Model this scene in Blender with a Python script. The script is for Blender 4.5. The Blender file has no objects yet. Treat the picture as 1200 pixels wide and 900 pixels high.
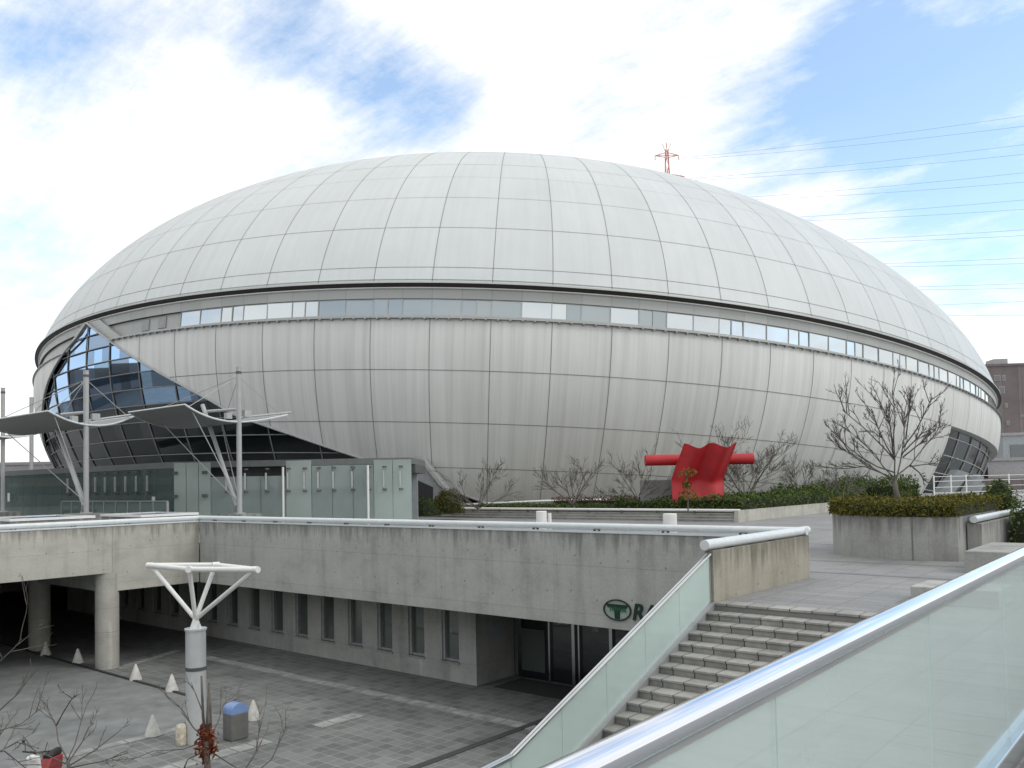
import bpy, bmesh, math, random
import numpy as np
from mathutils import Vector, Matrix
R = math.radians
sc = bpy.context.scene
COL = sc.collection

# ------------------------------------------------------------------ camera
EYE = 2.7
TH = math.atan2(.640, .768); PITCH = R(2.0); ROLL = .019
ct, st_ = math.cos(TH), math.sin(TH)
lat = Vector((ct, st_, 0)); dep = Vector((-st_, ct, 0)); up_ = Vector((0, 0, 1))
fwd = dep*math.cos(PITCH) + up_*math.sin(PITCH)
up0 = -dep*math.sin(PITCH) + up_*math.cos(PITCH)
cx = math.cos(ROLL)*lat - math.sin(ROLL)*up0
cy = math.sin(ROLL)*lat + math.cos(ROLL)*up0
cam = bpy.data.cameras.new('camera'); cob = bpy.data.objects.new('camera', cam); COL.objects.link(cob)
M = Matrix((cx, cy, -fwd)).transposed().to_4x4(); M.translation = (0, 0, EYE)
cob.matrix_world = M
cam.sensor_width = 36; cam.lens = 30; cam.shift_y = (565-1000*math.tan(PITCH)-450)/1200
cam.clip_start = .05; cam.clip_end = 6000
sc.camera = cob

# ------------------------------------------------------------------ materials
def nmat(name):
    m = bpy.data.materials.new(name); m.use_nodes = True
    nt = m.node_tree
    return m, nt, nt.nodes['Principled BSDF']
def N(nt, t, **kw):
    n = nt.nodes.new(t)
    for k, v in kw.items():
        if k in n.inputs: n.inputs[k].default_value = v
        else: setattr(n, k, v)
    return n
def L(nt, a, b): nt.links.new(a, b)
def c4(c): return (c[0], c[1], c[2], 1)
def posn(nt, scale=(1, 1, 1)):
    g = N(nt, 'ShaderNodeNewGeometry'); m = N(nt, 'ShaderNodeVectorMath', operation='MULTIPLY')
    m.inputs[1].default_value = scale; L(nt, g.outputs['Position'], m.inputs[0]); return m.outputs[0]
def noise(nt, vec, scale, detail=5, rough=.6):
    n = N(nt, 'ShaderNodeTexNoise'); n.inputs['Scale'].default_value = scale; n.inputs['Detail'].default_value = detail
    n.inputs['Roughness'].default_value = rough
    if vec is not None: L(nt, vec, n.inputs['Vector'])
    return n.outputs['Fac']
def ramp(nt, fac, stops):
    r = N(nt, 'ShaderNodeValToRGB'); e = r.color_ramp.elements
    while len(e) < len(stops): e.new(.5)
    for i, (p, c) in enumerate(stops):
        e[i].position = p; e[i].color = c4(c) if not isinstance(c, (int, float)) else (c, c, c, 1)
    L(nt, fac, r.inputs[0]); return r.outputs[0]
def mul(nt, a, b, fac=1.):
    m = N(nt, 'ShaderNodeMix', data_type='RGBA', blend_type='MULTIPLY'); m.inputs[0].default_value = fac
    L(nt, a, m.inputs[6]); L(nt, b, m.inputs[7]); return m.outputs[2]
def bump(nt, bs, h, strength=.2, dist=.02):
    b = N(nt, 'ShaderNodeBump'); b.inputs['Strength'].default_value = strength; b.inputs['Distance'].default_value = dist
    L(nt, h, b.inputs['Height']); L(nt, b.outputs[0], bs.inputs['Normal'])
def plain(name, c, rough=.5, metal=0., var=.12, scale=3., spec=None):
    m, nt, b = nmat(name)
    f = noise(nt, posn(nt), scale, 4)
    lo = [x*(1-var) for x in c]; hi = [min(1, x*(1+var)) for x in c]
    L(nt, ramp(nt, f, [(.3, lo), (.7, hi)]), b.inputs['Base Color'])
    b.inputs['Roughness'].default_value = rough; b.inputs['Metallic'].default_value = metal
    if spec is not None: b.inputs['Specular IOR Level'].default_value = spec
    return m
def concrete(name, c, panel=(1.8, .9), joints=True, streak=.45, holes=True, drip=None):
    """board-marked cast concrete with form joints, tie holes, run-off streaks"""
    m, nt, b = nmat(name)
    g = N(nt, 'ShaderNodeNewGeometry'); sx = N(nt, 'ShaderNodeSeparateXYZ'); L(nt, g.outputs['Position'], sx.inputs[0])
    ad = N(nt, 'ShaderNodeMath', operation='ADD'); L(nt, sx.outputs[0], ad.inputs[0]); L(nt, sx.outputs[1], ad.inputs[1])
    cb = N(nt, 'ShaderNodeCombineXYZ'); L(nt, ad.outputs[0], cb.inputs[0]); L(nt, sx.outputs[2], cb.inputs[1])
    n1 = noise(nt, posn(nt, (1, 1, 1.6)), .75, 8, .7)
    n2 = noise(nt, posn(nt, (1., 1., .10)), 1.3, 6, .6)
    n3 = noise(nt, posn(nt), 14, 4)
    col = ramp(nt, n1, [(.25, [x*.78 for x in c]), (.5, c), (.78, [x*1.14 for x in c])])
    sk = ramp(nt, n2, [(.28, 1-streak), (.5, 1.0), (.66, 1.03), (.70, 1.28), (.74, 1.05)])
    col = mul(nt, col, sk, .9)
    fine = ramp(nt, n3, [(.3, .9), (.7, 1.05)]); col = mul(nt, col, fine)
    if drip is not None:      # dark run-off stains hanging from the coping
        n4 = noise(nt, posn(nt, (2.6, 2.6, .25)), 1.7, 5, .6)
        mr = N(nt, 'ShaderNodeMapRange'); mr.inputs['From Min'].default_value = drip-1.1; mr.inputs['From Max'].default_value = drip+.05; mr.inputs['To Min'].default_value = -.38; mr.inputs['To Max'].default_value = .12
        L(nt, sx.outputs[2], mr.inputs['Value'])
        a4 = N(nt, 'ShaderNodeMath', operation='ADD'); L(nt, n4, a4.inputs[0]); L(nt, mr.outputs[0], a4.inputs[1])
        col = mul(nt, col, ramp(nt, a4.outputs[0], [(.38, 1.), (.62, .58)]))
    if joints:
        bt = N(nt, 'ShaderNodeTexBrick'); bt.offset = 0
        bt.inputs['Color1'].default_value = (1, 1, 1, 1); bt.inputs['Color2'].default_value = (.93, .935, .93, 1)
        bt.inputs['Mortar'].default_value = (.72, .72, .70, 1); bt.inputs['Scale'].default_value = 1
        bt.inputs['Mortar Size'].default_value = .012; bt.inputs['Mortar Smooth'].default_value = .2
        bt.inputs['Brick Width'].default_value = panel[0]; bt.inputs['Row Height'].default_value = panel[1]
        L(nt, cb.outputs[0], bt.inputs['Vector']); col = mul(nt, col, bt.outputs[0], .75)
    if holes:
        v = N(nt, 'ShaderNodeTexVoronoi'); v.inputs['Scale'].default_value = .85; v.inputs['Randomness'].default_value = .35
        v.voronoi_dimensions = '2D'
        L(nt, cb.outputs[0], v.inputs['Vector'])
        hr = ramp(nt, v.outputs['Distance'], [(.018, .45), (.035, 1.)]); col = mul(nt, col, hr, .8)
    L(nt, col, b.inputs['Base Color']); b.inputs['Roughness'].default_value = .85
    b.inputs['Specular IOR Level'].default_value = .25
    bump(nt, b, n3, .25, .01)
    return m
def paving(name, c, w, h, mortar, var=.3, msize=.012, offset=0., big=.25, plane='xy', rough=.75, stain=(.45, .62)):
    m, nt, b = nmat(name)
    g = N(nt, 'ShaderNodeNewGeometry'); vec = g.outputs['Position']
    if plane == 'stair':
        sx = N(nt, 'ShaderNodeSeparateXYZ'); L(nt, vec, sx.inputs[0])
        cb = N(nt, 'ShaderNodeCombineXYZ'); L(nt, sx.outputs[0], cb.inputs[0])
        k = N(nt, 'ShaderNodeMath', operation='MULTIPLY'); k.inputs[1].default_value = .01; L(nt, sx.outputs[1], k.inputs[0]); L(nt, k.outputs[0], cb.inputs[1])
        vec = cb.outputs[0]
    bt = N(nt, 'ShaderNodeTexBrick'); bt.offset = offset; bt.inputs['Scale'].default_value = 1
    bt.inputs['Color1'].default_value = c4([x*(1-var) for x in c]); bt.inputs['Color2'].default_value = c4([min(1, x*(1+var)) for x in c])
    bt.inputs['Mortar'].default_value = c4(mortar); bt.inputs['Mortar Size'].default_value = msize; bt.inputs['Mortar Smooth'].default_value = .1
    bt.inputs['Brick Width'].default_value = w; bt.inputs['Row Height'].default_value = h
    L(nt, vec, bt.inputs['Vector'])
    n1 = noise(nt, posn(nt), big, 8, .65); n2 = noise(nt, posn(nt), 9, 4)
    col = mul(nt, bt.outputs[0], ramp(nt, n1, [(stain[0]-.15, .62), (stain[0]+.03, .95), (stain[1]+.12, 1.22)]))
    col = mul(nt, col, ramp(nt, n2, [(.3, .86), (.7, 1.08)]))
    L(nt, col, b.inputs['Base Color']); b.inputs['Roughness'].default_value = rough
    L(nt, ramp(nt, n1, [(.35, rough-.22), (.65, rough)]), b.inputs['Roughness'])
    bump(nt, b, n2, .15, .01)
    return m
def shell(name, c, stain=.5, col2=None):
    """coated steel cladding; UV u = metres along the girth, v = metres up the curve"""
    m, nt, b = nmat(name)
    uv = N(nt, 'ShaderNodeUVMap'); uv.uv_map = 'uv'
    def mp(s):
        v = N(nt, 'ShaderNodeVectorMath', operation='MULTIPLY'); v.inputs[1].default_value = s; L(nt, uv.outputs[0], v.inputs[0]); return v.outputs[0]
    n1 = noise(nt, mp((1.35, .05, 1)), 1, 4, .55)
    n2 = noise(nt, mp((.12, .12, 1)), 1, 6, .6)
    n3 = noise(nt, mp((4.5, .1, 1)), 1, 3, .5)
    col = ramp(nt, n2, [(.3, [x*.95 for x in c]), (.7, [min(1, x*1.04) for x in c])])
    s1 = ramp(nt, n1, [(.30, 1-stain), (.60, 1.)]); s3 = ramp(nt, n3, [(.3, 1-stain*.35), (.6, 1.)])
    st = mul(nt, s1, s3)
    col = mul(nt, col, st)
    # thin ribs between clad strips: four per bay
    wv = N(nt, 'ShaderNodeTexWave', wave_type='BANDS', bands_direction='X', wave_profile='SIN'); wv.inputs['Scale'].default_value = .62
    wv.inputs['Distortion'].default_value = 0
    L(nt, mp((1, 0, 0)), wv.inputs['Vector'])
    col = mul(nt, col, ramp(nt, wv.outputs['Fac'], [(.0, 1-stain*.10), (.05, 1.)]))
    sx = N(nt, 'ShaderNodeSeparateXYZ'); L(nt, uv.outputs[0], sx.inputs[0])      # slight tone shift from sheet to sheet
    k = N(nt, 'ShaderNodeMath', operation='MULTIPLY_ADD'); k.inputs[1].default_value = 1/5.985; k.inputs[2].default_value = 400+2.487518528/.0739919; L(nt, sx.outputs[0], k.inputs[0])
    fl = N(nt, 'ShaderNodeMath', operation='FLOOR'); L(nt, k.outputs[0], fl.inputs[0]); wn = N(nt, 'ShaderNodeTexWhiteNoise', noise_dimensions='1D'); L(nt, fl.outputs[0], wn.inputs['W'])
    col = mul(nt, col, ramp(nt, wn.outputs[0], [(0, .955), (1, 1.0)]))
    L(nt, col, b.inputs['Base Color']); b.inputs['Roughness'].default_value = .5; b.inputs['Specular IOR Level'].default_value = .3
    return m
def mirror_glass(name, tint, fac, dark, rough=.02, graze=.5):
    m, nt, b = nmat(name)
    b.inputs['Base Color'].default_value = c4(dark); b.inputs['Roughness'].default_value = .1
    gl = N(nt, 'ShaderNodeBsdfGlossy'); gl.inputs['Color'].default_value = c4(tint); gl.inputs['Roughness'].default_value = rough
    fr = N(nt, 'ShaderNodeLayerWeight'); fr.inputs['Blend'].default_value = .35
    mr = N(nt, 'ShaderNodeMapRange'); mr.inputs['To Min'].default_value = fac; mr.inputs['To Max'].default_value = min(1, fac+graze)
    L(nt, fr.outputs['Fresnel'], mr.inputs['Value'])
    mx = N(nt, 'ShaderNodeMixShader'); L(nt, mr.outputs[0], mx.inputs[0]); L(nt, b.outputs[0], mx.inputs[1]); L(nt, gl.outputs[0], mx.inputs[2])
    L(nt, mx.outputs[0], nt.nodes['Material Output'].inputs['Surface'])
    return m
def milky_glass(name, tint, veil, film, gloss=.12):
    """laminated glass with a pale film: part clear, part diffusing"""
    m, nt, b = nmat(name)
    nt.nodes.remove(b)
    tr = N(nt, 'ShaderNodeBsdfTransparent'); tr.inputs[0].default_value = c4(tint)
    di = N(nt, 'ShaderNodeBsdfDiffuse'); n = noise(nt, posn(nt, (1, 1, .5)), .8, 5)
    L(nt, ramp(nt, n, [(.3, [x*.93 for x in film]), (.7, [min(1, x*1.05) for x in film])]), di.inputs[0])
    tl = N(nt, 'ShaderNodeBsdfTranslucent'); tl.inputs[0].default_value = c4(film)
    m0 = N(nt, 'ShaderNodeMixShader'); m0.inputs[0].default_value = .25; L(nt, di.outputs[0], m0.inputs[1]); L(nt, tl.outputs[0], m0.inputs[2])
    m1 = N(nt, 'ShaderNodeMixShader'); m1.inputs[0].default_value = veil; L(nt, tr.outputs[0], m1.inputs[1]); L(nt, m0.outputs[0], m1.inputs[2])
    gl = N(nt, 'ShaderNodeBsdfGlossy'); gl.inputs['Roughness'].default_value = .02
    fr = N(nt, 'ShaderNodeLayerWeight'); fr.inputs['Blend'].default_value = .5
    pw = N(nt, 'ShaderNodeMath', operation='POWER'); pw.inputs[1].default_value = 4.; L(nt, fr.outputs['Facing'], pw.inputs[0])
    k = N(nt, 'ShaderNodeMath', operation='MULTIPLY_ADD'); k.inputs[1].default_value = .6*gloss/.12; k.inputs[2].default_value = .03*gloss/.12; L(nt, pw.outputs[0], k.inputs[0])
    m2 = N(nt, 'ShaderNodeMixShader'); L(nt, k.outputs[0], m2.inputs[0]); L(nt, m1.outputs[0], m2.inputs[1]); L(nt, gl.outputs[0], m2.inputs[2])
    L(nt, m2.outputs[0], nt.nodes['Material Output'].inputs['Surface'])
    return m
def leafmat(name, stops):
    m, nt, b = nmat(name)
    g = N(nt, 'ShaderNodeNewGeometry')
    L(nt, ramp(nt, g.outputs['Random Per Island'], stops), b.inputs['Base Color'])
    b.inputs['Roughness'].default_value = .7; b.inputs['Specular IOR Level'].default_value = .2
    return m

MT = {}
MT['concrete'] = concrete('cast_concrete', (.42, .425, .405), panel=(5.4, 1.5), streak=.3, drip=1.1)
MT['concrete_warm'] = concrete('weathered_concrete', (.49, .48, .43), panel=(5.4, 1.5), streak=.25, drip=1.1)
MT['concrete_brown'] = concrete('brownish_concrete', (.37, .345, .285), panel=(2.6, 3), streak=.3, drip=1.1)
MT['concrete_dark'] = concrete('planter_concrete', (.36, .36, .34), panel=(2.4, 3), streak=.4, holes=False, drip=1.3)
MT['column'] = concrete('column_concrete', (.46, .45, .41), panel=(50, 1.3), streak=.25, holes=False)
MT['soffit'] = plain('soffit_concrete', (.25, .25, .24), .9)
MT['roof'] = shell('roof_cladding', (.60, .63, .63), .05)
MT['hull'] = shell('hull_cladding', (.745, .755, .735), .15)
MT['seam'] = plain('seam_shadow_gap', (.17, .17, .16), .8)
MT['gutter'] = plain('gutter_black', (.035, .033, .03), .6)
MT['fascia'] = plain('fascia_grey', (.43, .445, .43), .45, var=.08)
MT['white'] = plain('white_paint', (.78, .78, .76), .38, var=.05)
MT['pipe'] = plain('pale_painted_pipe', (.66, .70, .71), .3, var=.06, scale=5)
MT['greymetal'] = plain('grey_painted_steel', (.40, .41, .41), .35, var=.08)
MT['darkmetal'] = plain('dark_steel', (.09, .095, .095), .5)
MT['midmetal'] = plain('mid_grey_steel', (.30, .31, .31), .4)
MT['canopy'] = plain('canopy_grey_sheet', (.20, .205, .205), .5, var=.06)
MT['roof_edge'] = plain('dark_roof_edge', (.14, .155, .15), .5)
MT['shade_plate'] = plain('grey_plate', (.2, .2, .2), .6)
MT['lampmetal'] = plain('silver_lamp_paint', (.63, .65, .65), .3, metal=.35, var=.06)
MT['chrome'] = plain('polished_steel_rail', (.78, .80, .84), .035, metal=1., var=.02)
MT['steel'] = plain('satin_steel', (.55, .57, .57), .22, metal=1., var=.05)
MT['band_glass'] = mirror_glass('band_window_glass', (.88, .94, .98), .52, (.18, .21, .21), .04)
MT['band_dull'] = mirror_glass('dull_window_glass', (.85, .93, .97), .22, (.20, .24, .245), .06)  # copy of the band glass, duller reflection of the middle bays built in
MT['tri_glass'] = mirror_glass('entrance_glass', (.44, .66, .95), .34, (.012, .02, .024))  # blue of the reflected sky strengthened in the tint
MT['dim_reflect_glass'] = mirror_glass('dim_reflect_glass', (.42, .52, .55), .035, (.009, .013, .015), graze=.10)  # darker copy of the entrance glass, dark reflections put into the material
MT['mid_glass'] = milky_glass('grey_screen_glass', (.66, .76, .74), .52, (.56, .64, .62), gloss=.14)
MT['dark_glass'] = mirror_glass('dark_glass', (.55, .62, .62), .05, (.012, .016, .017))
MT['slot_glass'] = mirror_glass('slot_glass', (.7, .78, .75), .10, (.09, .105, .10))
MT['near_glass'] = milky_glass('near_balustrade_glass', (.95, 1., .985), .31, (.80, .905, .875))
MT['stair_glass'] = milky_glass('stair_balustrade_glass', (.88, .97, .95), .62, (.73, .835, .805))
MT['pale_glass'] = milky_glass('pale_screen_glass', (.8, .9, .87), .66, (.62, .70, .665), gloss=.12)
MT['green_glass'] = milky_glass('green_screen_glass', (.50, .62, .59), .40, (.27, .35, .33), gloss=.14)
MT['deck_tile'] = paving('plaza_tile', (.255, .258, .256), .9, .45, (.15, .15, .147), var=.08, msize=.012, big=.3, stain=(.4, .6))
MT['deck_band'] = plain('plaza_dark_band', (.17, .17, .17), .8)
MT['stair'] = paving('stair_stone', (.335, .327, .305), .46, 50, (.06, .06, .055), var=.12, msize=.012, plane='stair', big=1.1)
MT['low_tile'] = paving('lower_paving', (.165, .173, .168), .46, .46, (.25, .258, .252), var=.22, msize=.02, big=.33, stain=(.42, .6))
MT['asphalt'] = plain('worn_asphalt', (.19, .20, .197), .9, var=.22, scale=1.2)
MT['ground'] = plain('far_ground', (.16, .16, .15), .9, var=.2, scale=.05)
MT['pale_strip'] = plain('pale_kerb_stone', (.29, .295, .285), .85, var=.35, scale=1.5)
MT['drain'] = plain('drain_grate', (.05, .05, .05), .8)
MT['cone'] = plain('white_cone_stone', (.62, .61, .57), .8, var=.15, scale=6)
MT['red'] = plain('red_sculpture_paint', (.43, .018, .024), .5, var=.14, scale=1.5)
MT['pylon_red'] = plain('pylon_red', (.60, .22, .17), .6)  # red paled, distance haze mixed into the colour
MT['dark_red'] = plain('scooter_dark_red', (.26, .03, .035), .45)  # even dark red for the scooter body
MT['cable'] = plain('cable_grey', (.25, .26, .28), .6)
MT['leaf_green'] = leafmat('hedge_green_leaf', [(0, (.030, .055, .012)), (.5, (.065, .105, .022)), (1, (.12, .155, .04))])
MT['leaf_olive'] = leafmat('hedge_olive_leaf', [(0, (.045, .052, .010)), (.5, (.115, .11, .018)), (1, (.20, .165, .03))])
MT['leaf_rust'] = leafmat('dry_rust_leaf', [(0, (.10, .025, .012)), (1, (.26, .07, .03))])
MT['leaf_purple'] = leafmat('purple_shrub_leaf', [(0, (.05, .02, .02)), (1, (.12, .05, .045))])
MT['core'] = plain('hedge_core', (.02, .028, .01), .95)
MT['bark'] = plain('grey_bark', (.125, .11, .095), .85, var=.3, scale=8)
MT['twig'] = plain('dark_twig', (.12, .108, .095), .85, var=.25, scale=8)
MT['soil'] = plain('bed_soil', (.12, .11, .075), .95, var=.3)
MT['blue'] = plain('blue_plastic', (.20, .31, .58), .3)
MT['binmetal'] = plain('bin_steel', (.21, .21, .20), .35, metal=.4)
MT['apt'] = paving('apartment_tile', (.22, .185, .18), 3.2, 2.9, (.165, .14, .135), var=.12, msize=.05, big=.06)
MT['apt2'] = plain('pale_wall', (.38, .37, .38), .8)
MT['win'] = mirror_glass('house_window', (.6, .66, .7), .12, (.03, .035, .04))
MT['logo'] = plain('sign_dark_green', (.008, .03, .02), .4)
MT['logo2'] = plain('sign_mid_green', (.015, .13, .06), .4)
MT['logo3'] = plain('sign_pale_fill', (.30, .36, .32), .5)
MT['stain_post'] = plain('stained_cream_post', (.50, .46, .37), .8, var=.45, scale=9)
MT['black'] = plain('black_rubber', (.02, .02, .02), .6)
MT['paper'] = plain('paper_notice', (.7, .7, .68), .7)
MT['pier'] = plain('pier_grey_panel', (.36, .39, .41), .5)

# ------------------------------------------------------------------ mesh builder
class MB:
    def __init__(s): s.v = []; s.f = []; s.m = []; s.uv = None
    def add(s, vs, fs, mi=0):
        o = len(s.v); s.v += [tuple(v) for v in vs]; s.f += [tuple(i+o for i in f) for f in fs]; s.m += [mi]*len(fs); return s
    def box(s, x0, x1, y0, y1, z0, z1, mi=0):
        return s.add([(x0, y0, z0), (x1, y0, z0), (x1, y1, z0), (x0, y1, z0), (x0, y0, z1), (x1, y0, z1), (x1, y1, z1), (x0, y1, z1)],
              [(0, 3, 2, 1), (4, 5, 6, 7), (0, 1, 5, 4), (1, 2, 6, 5), (2, 3, 7, 6), (3, 0, 4, 7)], mi)
    def obox(s, p0, p1, w, z0, z1, mi=0):      # upright slab between plan points, thickness w centred
        d = Vector((p1[0]-p0[0], p1[1]-p0[1])); d.normalize(); n = Vector((-d.y, d.x))*w/2
        q = [(p0[0]-n.x, p0[1]-n.y), (p1[0]-n.x, p1[1]-n.y), (p1[0]+n.x, p1[1]+n.y), (p0[0]+n.x, p0[1]+n.y)]
        return s.prism(q, z0, z1, mi)
    def prism(s, poly, z0, z1, mi=0, cap=True):
        n = len(poly); vs = [(p[0], p[1], z0) for p in poly]+[(p[0], p[1], z1) for p in poly]
        fs = [(i, (i+1) % n, n+(i+1) % n, n+i) for i in range(n)]
        if cap: fs += [tuple(range(n-1, -1, -1)), tuple(range(n, 2*n))]
        return s.add(vs, fs, mi)
    def extrude(s, poly, vec, mi=0):           # poly of 3D points, extruded along vec
        n = len(poly); v = Vector(vec)
        vs = [tuple(p) for p in poly]+[tuple(Vector(p)+v) for p in poly]
        fs = [(i, (i+1) % n, n+(i+1) % n, n+i) for i in range(n)]+[tuple(range(n-1, -1, -1)), tuple(range(n, 2*n))]
        return s.add(vs, fs, mi)
    def tube(s, pts, r, n=8, mi=0, cap=True):
        pts = [Vector(p) for p in pts]; rs = r if isinstance(r, (list, tuple)) else [r]*len(pts)
        vs = []; u = None
        for i, p in enumerate(pts):
            t = (pts[min(i+1, len(pts)-1)]-pts[max(i-1, 0)])
            if t.length < 1e-9: t = Vector((0, 0, 1))
            t.normalize()
            if u is None:
                a = Vector((0, 0, 1)) if abs(t.z) < .9 else Vector((1, 0, 0)); u = t.cross(a).normalized()
            else:
                u = (u-t*u.dot(t)); u = u.normalized() if u.length > 1e-6 else t.orthogonal().normalized()
            w = t.cross(u)
            for k in range(n):
                a = 2*math.pi*k/n; vs.append(p+(u*math.cos(a)+w*math.sin(a))*rs[i])
        fs = []
        for i in range(len(pts)-1):
            for k in range(n): fs.append((i*n+k, i*n+(k+1) % n, (i+1)*n+(k+1) % n, (i+1)*n+k))
        if cap: fs += [tuple(range(n-1, -1, -1)), tuple((len(pts)-1)*n+k for k in range(n))]
        return s.add(vs, fs, mi)
    def lathe(s, c, prof, n=24, mi=0):         # prof [(r, z)] closed with caps
        vs = []
        for r, z in prof:
            for k in range(n): a = 2*math.pi*k/n; vs.append((c[0]+r*math.cos(a), c[1]+r*math.sin(a), c[2]+z))
        fs = []
        for i in range(len(prof)-1):
            for k in range(n): fs.append((i*n+k, i*n+(k+1) % n, (i+1)*n+(k+1) % n, (i+1)*n+k))
        fs += [tuple(range(n-1, -1, -1)), tuple((len(prof)-1)*n+k for k in range(n))]
        return s.add(vs, fs, mi)
    def build(s, name, mats, parent=None, smooth=False, bevel=0., auto=None):
        if not isinstance(mats, (list, tuple)): mats = [mats]
        me = bpy.data.meshes.new(name)
        off = parent_loc(parent)
        me.from_pydata([(v[0]-off[0], v[1]-off[1], v[2]-off[2]) for v in s.v], [], s.f)
        if s.uv is None:
            bm = bmesh.new(); bm.from_mesh(me); bmesh.ops.recalc_face_normals(bm, faces=bm.faces); bm.to_mesh(me); bm.free()
        for m in mats: me.materials.append(MT[m] if isinstance(m, str) else m)
        if len(mats) > 1: me.polygons.foreach_set('material_index', s.m)
        if s.uv is not None:
            ul = me.uv_layers.new(name='uv')
            li = np.empty(len(me.loops), dtype=np.int32); me.loops.foreach_get('vertex_index', li)
            ul.data.foreach_set('uv', np.asarray(s.uv, dtype=np.float32)[li].ravel())
        if smooth: me.polygons.foreach_set('use_smooth', [True]*len(me.polygons))
        me.update()
        if auto: me.set_sharp_from_angle(angle=R(auto))
        o = bpy.data.objects.new(name, me); COL.objects.link(o)
        if parent is not None: o.parent = parent
        if bevel:
            b = o.modifiers.new('bevel', 'BEVEL'); b.width = bevel; b.segments = 2; b.limit_method = 'ANGLE'
        return o
def parent_loc(p):
    v = Vector((0, 0, 0))
    while p is not None: v += p.location; p = p.parent
    return v
def tag(o, label=None, cat=None, group=None, kind=None):
    if label: o['label'] = label
    if cat: o['category'] = cat
    if group: o['group'] = group
    if kind: o['kind'] = kind
    return o
def thing(name, label, cat, loc=(0, 0, 0), group=None):
    o = bpy.data.objects.new(name, None); COL.objects.link(o); o.location = loc; o.empty_display_size = .3
    return tag(o, label, cat, group)
def struct(o): return tag(o, kind='structure')
def dup(o, loc, label, rotz=None, scale=None):
    r = o.copy(); COL.objects.link(r); r.location = loc; r['label'] = label
    if rotz is not None: r.rotation_euler = (0, 0, rotz)
    if scale: r.scale = (scale,)*3 if isinstance(scale, (int, float)) else scale
    for ch in list(o.children):
        c = ch.copy(); COL.objects.link(c); c.parent = r
        for g in ch.children:
            d = g.copy(); COL.objects.link(d); d.parent = c
    return r

# ------------------------------------------------------------------ ground, decks, stairs
ZL = -5.3
struct(MB().add([(-3000, -3000, ZL-.02), (3000, -3000, ZL-.02), (3000, 3000, ZL-.02), (-3000, 3000, ZL-.02)], [(0, 1, 2, 3)]).build('ground', 'ground'))
struct(MB().add([(-75, -20, ZL-.012), (-8.7, -20, ZL-.012), (-8.7, 34, ZL-.012), (-75, 34, ZL-.012)], [(0, 1, 2, 3)]).build('lower_plaza_paving', 'low_tile'))
struct(MB().add([(-75, -20, ZL-.006), (-27.3, -20, ZL-.006), (-27.3, 15.2, ZL-.006), (-28.4, 16.7, ZL-.006), (-30.4, 17.35, ZL-.006), (-75, 17.35, ZL-.006)],
      [tuple(range(6))]).build('road', 'asphalt'))
kb = MB()
kb.box(-75, -30.4, 17.35, 17.47, ZL-.02, ZL+.05)
kb.obox((-30.4, 17.41), (-28.4, 16.76), .12, ZL-.02, ZL+.05); kb.obox((-28.4, 16.76), (-27.3, 15.2), .12, ZL-.02, ZL+.05)
struct(kb.build('kerb', 'drain'))
ps = MB()
random.seed(3)
y = -4.
while y < 15:
    if random.random() > .22: ps.box(-27.28, -26.9, y, y+.9, ZL-.02, ZL+.012)
    y += .95
y = 6.
while y < 19.5:
    if random.random() > .3: ps.box(-23.8, -23.2, y, y+.58, ZL-.01, ZL+.004)
    y += .62
for k in range(46):
    if random.random() > -1: ps.box(-38.2+k*.45, -37.78+k*.45, 21.65, 22.15, ZL-.01, ZL+.004)
for k in range(10): ps.box(-38.7-k*.17, -38.25-k*.17, 18.2+k*.38, 18.55+k*.38, ZL-.01, ZL+.004)
struct(ps.build('pavement_strips', 'pale_strip'))
struct(MB().box(-18.0, -17.72, 4, 24.9, ZL-.02, ZL+.006).build('pavement_drain', 'drain'))

# upper plaza deck (its top is the plaza at z = 0)
dk = MB()
dk.box(-260, 160, 22.45, 260, -1.86, 0)
dk.box(-260, -38.95, -60, 22.45, -1.0, 0)
dk.box(-8.58, -4.43, 17.05, 22.45, -5.3, 0)
dk.box(-4.43, -1.12, -30, 22.45, -5.3, 0)
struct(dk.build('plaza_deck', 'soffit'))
tp = MB()
for (x0, x1, y0, y1) in ((-260, 160, 22.45, 260), (-260, -38.95, -60, 22.45), (-8.58, -4.43, 17.05, 22.45), (-4.43, -1.12, -30, 22.45)):
    tp.add([(x0, y0, .004), (x1, y0, .004), (x1, y1, .004), (x0, y1, .004)], [(0, 1, 2, 3)])
struct(tp.build('plaza_paving', 'deck_tile'))
bd = MB()
for yy in (23.9, 27.2, 33.9, 40.6, 47.2):
    bd.add([(-60, yy, .008), (20, yy, .008), (20, yy+.14, .008), (-60, yy+.14, .008)], [(0, 1, 2, 3)])
for xx in (-5.3, -2.7, -1.95):
    bd.add([(xx, 17.5, .009), (xx+.12, 17.5, .009), (xx+.12, 46, .009), (xx, 46, .009)], [(0, 1, 2, 3)])
struct(bd.build('plaza_drain_bands', 'deck_band'))
# camera deck
struct(MB().box(-1.1, 7, -12, 16, -5.3, 1.1).build('footbridge_deck', 'concrete'))
struct(MB().add([(-1.08, -12, 1.104), (7, -12, 1.104), (7, 16, 1.104), (-1.08, 16, 1.104)], [(0, 1, 2, 3)]).build('footbridge_paving', 'deck_tile'))
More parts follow.
